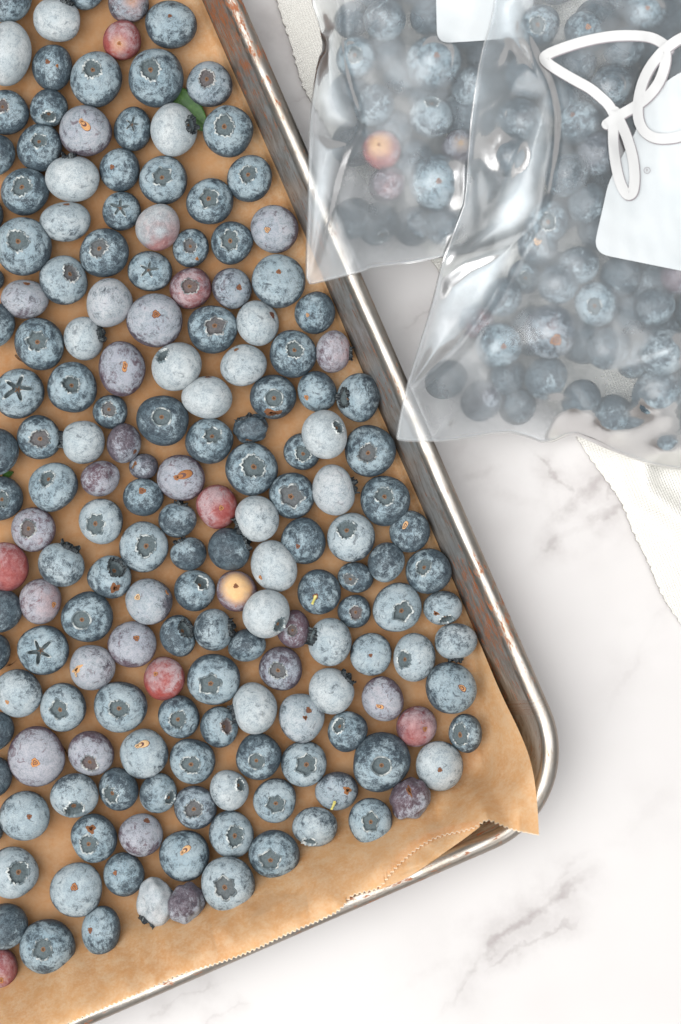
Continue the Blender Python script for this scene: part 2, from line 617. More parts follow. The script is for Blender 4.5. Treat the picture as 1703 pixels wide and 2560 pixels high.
def sweep(name, prof, mat, parent, closed=False):
    ref = loop(.006)
    L = np.r_[0, np.cumsum(np.hypot(*np.diff(ref, axis=0).T))]
    vs, rs = [], []
    acc = 0
    for i, (d, z) in enumerate(prof):
        lp = loop(d)
        jig = 0.00012 * np.sin(L * 90 + i)
        xy = APEX + np.outer(-lp[:, 0], EU) + np.outer(lp[:, 1], EV)
        vs.append(np.c_[xy, np.full(len(lp), z) + jig])
        if i:
            acc += math.hypot(d - prof[i - 1][0], z - prof[i - 1][1])
        rs.append(np.c_[L, np.full(len(lp), acc), np.full(len(lp), 0.0)])
    n = len(ref)
    f = grid_faces(len(prof), n, True)
    if closed:
        k = (len(prof) - 1) * n
        f += [(k + j, k + (j + 1) % n, (j + 1) % n, j) for j in range(n)]
    o = link(name, make_mesh(name, np.vstack(vs), f, [mat], rest=np.vstack(rs)), parent)
    return o


pan = bpy.data.objects.new('sheet_pan', None)
COL.objects.link(pan)
tag(pan, 'worn rusty steel sheet pan with rolled rim holding the loose blueberries', 'sheet pan')
rp = [(.0025 - .0025 * math.cos(a), .0239 + .0025 * math.sin(a)) for a in np.linspace(math.radians(-100), math.radians(215), 18)]
sweep('rim', rp, M_RIM, pan)
sweep('side_wall', [(.0047, .0236), (.0050, .0225), (.0060, .0185), (.0075, .0125), (.0090, .0065), (.0100, .0028), (.0106, .0016), (.0116, .0010), (.0130, .00085)], M_WALL, pan)
sweep('outer_wall', [(.0039, .0230), (.0052, .0180), (.0072, .0100), (.0092, .0022), (.0104, .0006), (.0130, .0003)], M_WALL, pan)
lp = loop(.0128)
xy = APEX + np.outer(-lp[:, 0], EU) + np.outer(lp[:, 1], EV)
link('pan_base', make_mesh('pan_base', np.c_[xy, np.full(len(xy), .0007)], [tuple(range(len(xy)))], [M_BASE], False, rest=np.c_[lp, lp[:, 0] * 0]), pan)


# ------------------------------------------------------------------ parchment paper
def paper_z(x, y):
    m, n = to_mn(x, y)
    d = d_edge(x, y)
    w = 1 - smoothstep(.010, .062, m)                       # towards the near edge the sheet lifts early, up the right side late
    D0 = .0118 + w * .0135
    base = .0013 + .00012 * fnoise(x * 90, y * 90, 5)
    up = 1 - smoothstep(.0026, D0, d)
    z = base + (ZRIM + .0008 - base) * up
    z = np.maximum(z, pan_z(x, y) + .0005)
    lift = smoothstep(.03, .9, up)
    z = z + lift * (.0011 * (.5 - np.abs(fnoise(x * 120, y * 120, 8))) + .0004 * fnoise(x * 260, y * 260, 12)) + smoothstep(.0, .35, up) * .0007 * (.4 - np.abs(fnoise(x * 230, y * 230, 9)))
    # the buckle at the corner, and soft dents along the near edge
    a, b = np.array(U(1165, 1945, .015)), np.array(U(1222, 2056, .028))
    t = np.clip(((x - a[0]) * (b - a)[0] + (y - a[1]) * (b - a)[1]) / ((b - a) @ (b - a)), 0, 1.25)
    dist = np.hypot(x - a[0] - t * (b - a)[0], y - a[1] - t * (b - a)[1])
    z = z + .0120 * smoothstep(0, 1.0, t) * np.exp(-(dist / .0050) ** 1.2)
    for (p, q, amp, wd) in (((1215, 1925), (1095, 2055), -.0040, .0036), ((830, 2245), (868, 2285), .0024, .0025),
                            ((400, 2330), (470, 2420), .0016, .004), ((1010, 2040), (960, 2150), .0018, .005),
                            ((150, 2420), (210, 2510), .0012, .004), ((600, 2290), (640, 2360), .0010, .005),
                            ((1290, 1800), (1180, 1890), .0010, .004)):
        dd, tt = seg_dist(x, y, [U(*p, .02), U(*q, .02)])
        z = z + amp * np.exp(-(dd / wd) ** 2)
    # sharp little creases pressed into the sheet where it climbs the near wall
    for (p, q, amp, wd) in (((120, 2455), (330, 2300), .0011, .0040), ((250, 2500), (300, 2330), -.0009, .0030), ((480, 2400), (640, 2235), .0012, .0045),
                            ((560, 2395), (520, 2290), -.0008, .0025), ((700, 2330), (905, 2120), .0013, .0045), ((780, 2300), (760, 2200), -.0010, .0028),
                            ((880, 2235), (1010, 2085), .0012, .0035), ((1040, 2110), (1150, 1960), .0014, .0040), ((1110, 2080), (1085, 2010), -.0010, .0026),
                            ((1330, 2040), (1190, 1850), .0013, .0045), ((1320, 1930), (1180, 1960), -.0012, .0036), ((1270, 2060), (1210, 1930), -.0012, .0030),
                            ((1290, 1830), (1215, 1700), .0009, .0030), ((0, 2540), (120, 2440), -.0010, .0040)):
        dd, tt = seg_dist(x, y, [U(*p, .02), U(*q, .02)])
        z = z + 1.9 * amp * np.exp(-dd / wd) * np.sin(np.pi * np.clip(tt, .06, .94)) * smoothstep(.0, .004, d + .004)
    return np.maximum(z, pan_z(x, y) + .0004)


def px_to_surface(P, zf):
    """plan positions whose picture position, at the surface's own height, is the photograph's"""
    z = np.full(len(P), .005)
    for _ in range(7):
        k = S * (D - z) / D
        x, y = (P[:, 0] - CX) * k, -(P[:, 1] - CY) * k
        z = zf(x, y)
    return np.c_[x, y, z]


def coons(c0, c1, d0, d1):
    """c0, c1: bottom/top curves (n,2); d0, d1: left/right curves (m,2); returns m x n x 2"""
    n, m = len(c0), len(d0)
    s, t = np.linspace(0, 1, n)[None, :, None], np.linspace(0, 1, m)[:, None, None]
    return ((1 - t) * c0[None] + t * c1[None] + (1 - s) * d0[:, None] + s * d1[:, None]
            - ((1 - s) * (1 - t) * c0[0] + s * (1 - t) * c0[-1] + (1 - s) * t * c1[0] + s * t * c1[-1]))


near_edge = [(-320, 2775), (60, 2606), (172, 2560), (236, 2532), (319, 2497), (402, 2460), (450, 2437), (549, 2408), (629, 2379), (721, 2334), (826, 2290),
             (855, 2272), (877, 2240), (896, 2235), (950, 2222), (975, 2186), (1010, 2150), (1047, 2119), (1091, 2093), (1150, 2080), (1185, 2072), (1206, 2056), (1222, 2050),
             (1250, 2062), (1285, 2077), (1318, 2083), (1348, 2089)]
right_edge = [(395, -240), (505, -2), (570, 150), (660, 350), (742, 540), (838, 765), (930, 985), (1012, 1170), (1095, 1360), (1150, 1492), (1206, 1622), (1251, 1732),
              (1299, 1827), (1330, 1907), (1343, 1996), (1348, 2089)]
NCOL, NROW = 640, 130
near = smooth_curve(near_edge, NCOL, 1)
right = smooth_curve(right_edge, NROW, 2)
far = np.linspace((-700, 480), (395, -240), NCOL)
left = np.linspace((-700, 480), (-320, 2775), NROW)
G = coons(far, near, left, right)
tooth = np.abs((np.arange(NCOL) * .235) % 1 - .5) * 2
nrm = np.stack([np.gradient(near[:, 1]), -np.gradient(near[:, 0])], 1)
nrm /= np.linalg.norm(nrm, axis=1, keepdims=True)
nrm *= -np.sign(nrm[:, 1:2] * -1)
flat = smoothstep(0, 40, NCOL - np.arange(NCOL))
G[-1] += nrm * ((tooth - .5) * 7.5 * flat)[:, None]
G = np.concatenate([G[:-1], (G[-2:-1] * .12 + G[-1:] * .88), G[-1:]], 0)
paper_xyz = px_to_surface(G.reshape(-1, 2), paper_z)
NROW += 1
ff = grid_faces(NROW, NCOL)
fm = [1 if i >= (NROW - 2) * (NCOL - 1) else 0 for i in range(len(ff))]
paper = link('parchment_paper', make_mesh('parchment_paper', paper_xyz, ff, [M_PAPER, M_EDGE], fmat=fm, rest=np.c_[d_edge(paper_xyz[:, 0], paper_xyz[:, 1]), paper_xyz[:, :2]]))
tag(paper, 'brown parchment paper with serrated near edge lining the sheet pan', 'parchment paper')
# the strip of the sheet that doubles under along the near edge beside the corner
top = smooth_curve([(1200, 2052), (1140, 2062), (1085, 2076), (1035, 2102), (985, 2150), (945, 2205)], 60, 2)
low = smooth_curve([(1200, 2067), (1165, 2094), (1118, 2127), (1034, 2186), (990, 2208), (948, 2224)], 60, 2)
F2 = np.stack([top * (1 - t) + low * t for t in np.linspace(0, 1, 24)])
pz = px_to_surface(F2.reshape(-1, 2), lambda x, y: np.maximum(paper_z(x, y) - .0009, pan_z(x, y) + .0009))
link('folded_strip', make_mesh('folded_strip', pz, grid_faces(24, 60), [M_PAPER]), paper)

# ------------------------------------------------------------------ towel under the bags
tl = smooth_curve([(660, -140), (695, 0), (716, 90), (745, 170), (771, 250), (860, 390), (960, 510), (1075, 640), (1130, 720), (1250, 880), (1400, 1040), (1440, 1092),
                   (1482, 1150), (1530, 1225), (1565, 1275), (1600, 1365), (1640, 1455), (1700, 1560), (1790, 1700)], 300, 2)
k = np.arange(300)
tl[:, 0] += 3.0 * np.sin(k * 1.9) * np.cos(k * .31) + 3 * np.sin(k * .23)
tr_ = tl + np.linspace((900, -80), (700, 120), 300)
CN = 150
G = np.stack([tl * (1 - t) + tr_ * t for t in np.linspace(0, 1, CN) ** 1.4], 0)


def cloth_z(x, y):
    return .0022 + .0006 * fnoise(x * 60, y * 60, 21) + .0045 * np.exp(-(seg_dist(x, y, [U(1590, 1130), U(1612, 1230), U(1700, 1300)])[0] / .004) ** 2)


cz = px_to_surface(G.reshape(-1, 2), cloth_z)
cz[:300, 2] = .0006
towel = link('towel', make_mesh('towel', cz, grid_faces(CN, 300), [M_CLOTH], rest=np.c_[cz[:, :2] @ np.array([[.92, .39], [-.39, .92]]), cz[:, 2]]))
sm = towel.modifiers.new('thickness', 'SOLIDIFY')
sm.thickness = .0007
tag(towel, 'off-white waffle cotton towel spread under the two bags', 'towel')


# ------------------------------------------------------------------ blueberries
def deform_coeffs(r, amp, wr):
    k = r.normal(size=(9, 3))
    k /= np.linalg.norm(k, axis=1, keepdims=True)
    fr = np.r_[r.uniform(1.2, 2.4, 5), r.uniform(3, 5, 4)]
    a = np.r_[r.uniform(.25, 1, 5), r.uniform(.08, .35, 4)] * amp
    if wr:
        k2 = r.normal(size=(10, 3))
        k2 /= np.linalg.norm(k2, axis=1, keepdims=True)
        k = np.vstack([k, k2])
        fr = np.r_[fr, r.uniform(6, 11, 10)]
        a = np.r_[a, np.full(10, wr)]
    return k * fr[:, None], a, r.uniform(0, 6.28, len(a))


def build_berry(spec, name='blueberry', nphi=56, nth=26):
    """spec: px, py, rx, ry (photograph pixels), kind C/S/N, d (unit pole offset in the picture), flags"""
    r = np.random.default_rng(spec['seed'])
    fl = spec['fl']
    wr = .020 if 'W' in fl else 0
    K, A, P = deform_coeffs(r, .045 if not wr else .035, wr)
    kind = spec['kind']
    star = '*' in fl
    phi = np.arange(nphi) / nphi * 2 * np.pi
    nl = 5 if star or r.random() < .75 else 6
    ph0 = r.uniform(0, 6.28)
    cs = spec.get('cs', .36)
    if kind == 'C':
        lob = np.cos(nl * (phi - ph0) / 2) ** 2
        if star:
            sharp = r.uniform(1.5, 2.6)
            rho = cs * (.38 + .82 * lob ** sharp) * (1 + .10 * np.cos(phi * 2 + ph0))
        elif 'v' in fl:                                # angular, broad-lobed opening
            nl = int(r.integers(5, 8))
            tri = 1 - np.abs(((phi - ph0) * nl / (2 * np.pi) + .5) % 1 - .5) * 2
            rho = cs * (.80 + .26 * tri ** 1.2 + .045 * np.cos((2 * nl + 1) * phi)) * (1 + .08 * np.cos(phi + ph0 * 3) + .06 * np.cos(2 * phi + ph0))
        elif 'o' in fl:                                # smooth round ring
            rho = cs * (.95 + .05 * lob)
        else:
            jag = .10 * np.cos((2 * nl + 3) * phi + r.uniform(0, 6)) + .07 * np.cos((3 * nl + 2) * phi + r.uniform(0, 6))
            rho = cs * (.93 + .10 * lob + jag * .62 + .07 * np.cos(2 * phi + r.uniform(0, 6)) + .05 * np.cos(3 * phi + r.uniform(0, 6)))
        thb = np.arcsin(np.clip(rho, .03, .9))
    else:
        thb = np.full(nphi, .03)
    th0 = thb.mean()
    zs = spec.get('zs', .86)

    def surf(th, ph):
        """th, ph arrays -> local points on the berry's skin"""
        n = np.stack([np.sin(th) * np.cos(ph), np.sin(th) * np.sin(ph), np.cos(th)], -1)
        g = 1 + (A * np.cos(n @ K.T + P)).sum(-1)
        p = n * g[..., None]
        p[..., 2] *= zs
        if kind == 'C':
            p[..., 2] -= .045 * np.exp(-((th / (th0 + .22)) ** 4))
        elif kind == 'S':
            p[..., 2] -= .07 * np.exp(-((th / .20) ** 2))
        if 'h' in fl:                                   # a dent in the flank
            q = np.array([math.cos(ph0), math.sin(ph0), .25])
            p = p * (1 - .22 * np.exp(-((np.arccos(np.clip(n @ (q / np.linalg.norm(q)), -1, 1))) / .42) ** 2))[..., None]
        return p, n

    ths = np.linspace(0, 1, nth) ** .92 * (np.pi - .02 - th0) + th0
    TH = np.stack([t + (thb - th0) * np.exp(-((t - th0) / (.16 + .25 * cs)) ** 2) for t in ths])
    PH = np.broadcast_to(phi, TH.shape)
    bp, bn = surf(TH, PH)
    verts, rest = bp.reshape(-1, 3), bn.reshape(-1, 3)
    faces = grid_faces(nth, nphi, True)
    faces.append(tuple((nth - 1) * nphi + j for j in range(nphi)))
    if kind != 'C':
        faces.append(tuple(reversed(range(nphi))))
    # rotation that turns the pole towards the wanted side
    dx, dy = spec['d']
    l = math.hypot(dx, dy)
    if l > .995:
        dx, dy, l = dx / l * .995, dy / l * .995, .995
    pole = Vector((dx, -dy, math.sqrt(max(0, 1 - l * l)) * (1 if not spec.get('down') else -1)))
    Q = np.array((pole.to_track_quat('Z', 'Y').to_matrix()))
    spin = r.uniform(0, 6.28)
    cS, sS = math.cos(spin), math.sin(spin)
    Q = Q @ np.array([[cS, -sS, 0], [sS, cS, 0], [0, 0, 1]])
    V = verts @ Q.T
    rm = (spec['rx'] + spec['ry']) / 2
    z0 = spec['z']
    zc = z0 + rm * S * .9
    kk = S * (D - zc) / D
    sc = np.array([spec['rx'] * kk / np.abs(V[:, 0]).max(), spec['ry'] * kk / np.abs(V[:, 1]).max(), 0])
    sc[2] = (sc[0] + sc[1]) / 2
    low = (V[:, 2] * sc[2]).min()
    x, y = U(spec['px'], spec['py'], zc)

    def world_pts(p):
        q = (p @ Q.T) * sc
        q[:, 2] -= low
        return q

    sc[:2] *= 1.03
    o = link(name, make_mesh(name, world_pts(verts), faces, [M_SKIN], rest=rest), loc=(x, y, z0))
    o['seed'] = float(r.uniform(0, 40))
    o['flank_shade'] = float(np.clip(1.15 - 1.0 * math.hypot(*spec['d']), .32, 1))
    for key in ('bloom', 'redness', 'purple', 'yellow'):
        o[key] = float(spec.get(key, 0))
    if kind == 'C':
        depth = spec.get('depth', .13)
        liph = .10 if not star else .04
        tooth = .35 + .65 * np.abs(np.cos((nl * 1.5) * (phi - ph0) + .6 * np.sin(3 * phi + ph0)))
        tooth *= .75 + .35 * np.cos(phi + ph0 * 2)
        edge = 'E' in fl
        if edge:
            liph = .20
            tooth = .15 + np.abs(np.cos(nl / 2 * (phi - ph0))) ** .8 * (.8 + .3 * np.cos(3 * phi + ph0))
        rings = [(1.16, -.012, 0), (1.05, .45 * liph, 1), (1.02 if not edge else 1.14, liph, 1), (.985 if not edge else 1.08, liph * .95, 1), (.92, -.25 * depth, 0), (.84, -depth * 1.12, 0),
                 (.55, -depth * .80, 0), (.24, -depth * 1.0, 0), (.15, -depth * .80, 0), (.08, -depth * 1.1, 0)]
        pts, rs = [], []
        for (f, dz, jt) in rings:
            p, n = surf(np.clip(thb * f, .004, None), phi)
            p[:, 2] += dz * (tooth if jt else 1)
            pts.append(p)
            rs.append(n)
        pts, rs = np.vstack(pts), np.vstack(rs)
        f = grid_faces(len(rings), nphi, True)
        f.append(tuple(reversed([(len(rings) - 1) * nphi + j for j in range(nphi)])))
        ring_mat = [2 if edge else 1] * 3 + [1 if not edge else 2] + [0] * 5
        fm = [ring_mat[i // nphi] for i in range(nphi * (len(rings) - 1))] + [3]
        for i in range((len(rings) - 3) * nphi, (len(rings) - 1) * nphi):
            fm[i] = 3
        c = link('crown', make_mesh('crown', world_pts(pts), f, [M_FLOOR, M_LIP, M_LOBE, M_DOT], fmat=fm, rest=rs), o)
        c['brown'] = float(spec.get('brown', .0)) * .65
    elif kind == 'S':
        sr = spec.get('sr', .13)
        ta, tlen = spec.get('tail', (0, 0))
        # the tail is asked for in the picture: turn it into the berry's own frame
        tv = Q.T @ np.array([math.cos(ta), -math.sin(ta), 0])
        tb = math.atan2(tv[1], tv[0])
        c = phi - tb
        ext = tlen * np.clip(np.cos(c), 0, 1) ** 5
        rad = sr * (1 + .13 * np.cos(3 * phi + ph0) + .07 * np.cos(7 * phi)) * (1 - .25 * (tlen > 0) * np.sin(c) ** 2) + ext
        pts, rs = [], []
        for (f, dz) in ((1.18, -.012), (1.04, .016), (.88, .026), (.62, .018), (.40, .017), (.30, .030), (.12, .036)):
            p, n = surf(rad * f, phi)
            pts.append(p + n * dz)
            rs.append(n)
        pts, rs = np.vstack(pts), np.vstack(rs)
        f = grid_faces(7, nphi, True)
        f.append(tuple(reversed([6 * nphi + j for j in range(nphi)])))
        fm = [1] * nphi * (2 if 'k' in fl else 1) + [0] * nphi * (1 if 'k' in fl else 2) + [1] * nphi + [0] * (nphi * 2 + 1)
        s = link('stem_scar', make_mesh('stem_scar', world_pts(pts), f, [M_SCAR, M_SCAREDGE], fmat=fm, rest=rs), o)
        s['hue'] = float(spec.get('hue', .3))
        if 'T' in fl:                                   # a stub of stem standing in the scar
            sa, sl = spec.get('stem', (2.0, .45))
            sv = Q.T @ np.array([math.cos(sa), -math.sin(sa), .55])
            sv /= np.linalg.norm(sv)
            b0 = surf(np.array([.0]), np.array([0.]))[0][0]
            ax1 = np.cross(sv, [.3, .2, .9])
            ax1 /= np.linalg.norm(ax1)
            ax2 = np.cross(sv, ax1)
            pts = []
            for (t, w) in ((0, .085), (.3, .062), (.7, .055), (.95, .065), (1.0, .03)):
                cen = b0 + sv * sl * t + np.array([0, 0, .05 * math.sin(t * 3)])
                for j in range(10):
                    a = j / 10 * 6.283
                    pts.append(cen + (ax1 * math.cos(a) + ax2 * math.sin(a)) * w)
            f = grid_faces(5, 10, True) + [tuple(40 + j for j in range(10))]
            link('stem', make_mesh('stem', world_pts(np.array(pts)), f, [M_TWIG if 'b' in fl else M_STEM]), o)
    if 'Y' in fl:                                       # torn orange patch on the skin
        yx, yy = spec['tear']
        tv = np.array([yx, -yy, math.sqrt(max(.05, 1 - yx * yx - yy * yy))])
        tv = Q.T @ (tv / np.linalg.norm(tv))
        t0, p0 = math.acos(tv[2]), math.atan2(tv[1], tv[0])
        cen = np.array([math.sin(t0) * math.cos(p0), math.sin(t0) * math.sin(p0), math.cos(t0)])
        e1 = np.cross(cen, [.12, .9, .3])
        e1 /= np.linalg.norm(e1)
        e2 = np.cross(cen, e1)
        w1, w2 = spec.get('tearsize', (.16, .11))
        pts, rs = [], []
        for f in (1, .7, .35):
            rr = f * (1 + .22 * np.cos(3 * phi[::2] + ph0) + .15 * np.cos(5 * phi[::2]))
            n = cen + np.outer(np.cos(phi[::2]) * rr * w1, e1) + np.outer(np.sin(phi[::2]) * rr * w2, e2)
            n /= np.linalg.norm(n, axis=1, keepdims=True)
            p, nn = surf(np.arccos(np.clip(n[:, 2], -1, 1)), np.arctan2(n[:, 1], n[:, 0]))
            pts.append(p + nn * (.004 + .018 * (1 - f)))
            rs.append(nn)
        h = nphi // 2
        f = grid_faces(3, h, True) + [tuple(reversed([2 * h + j for j in range(h)]))]
        s = link('torn_skin', make_mesh('torn_skin', world_pts(np.vstack(pts)), f, [M_SCAR], rest=np.vstack(rs)), o)
        s['hue'] = float(spec.get('tearhue', .35))
    return o
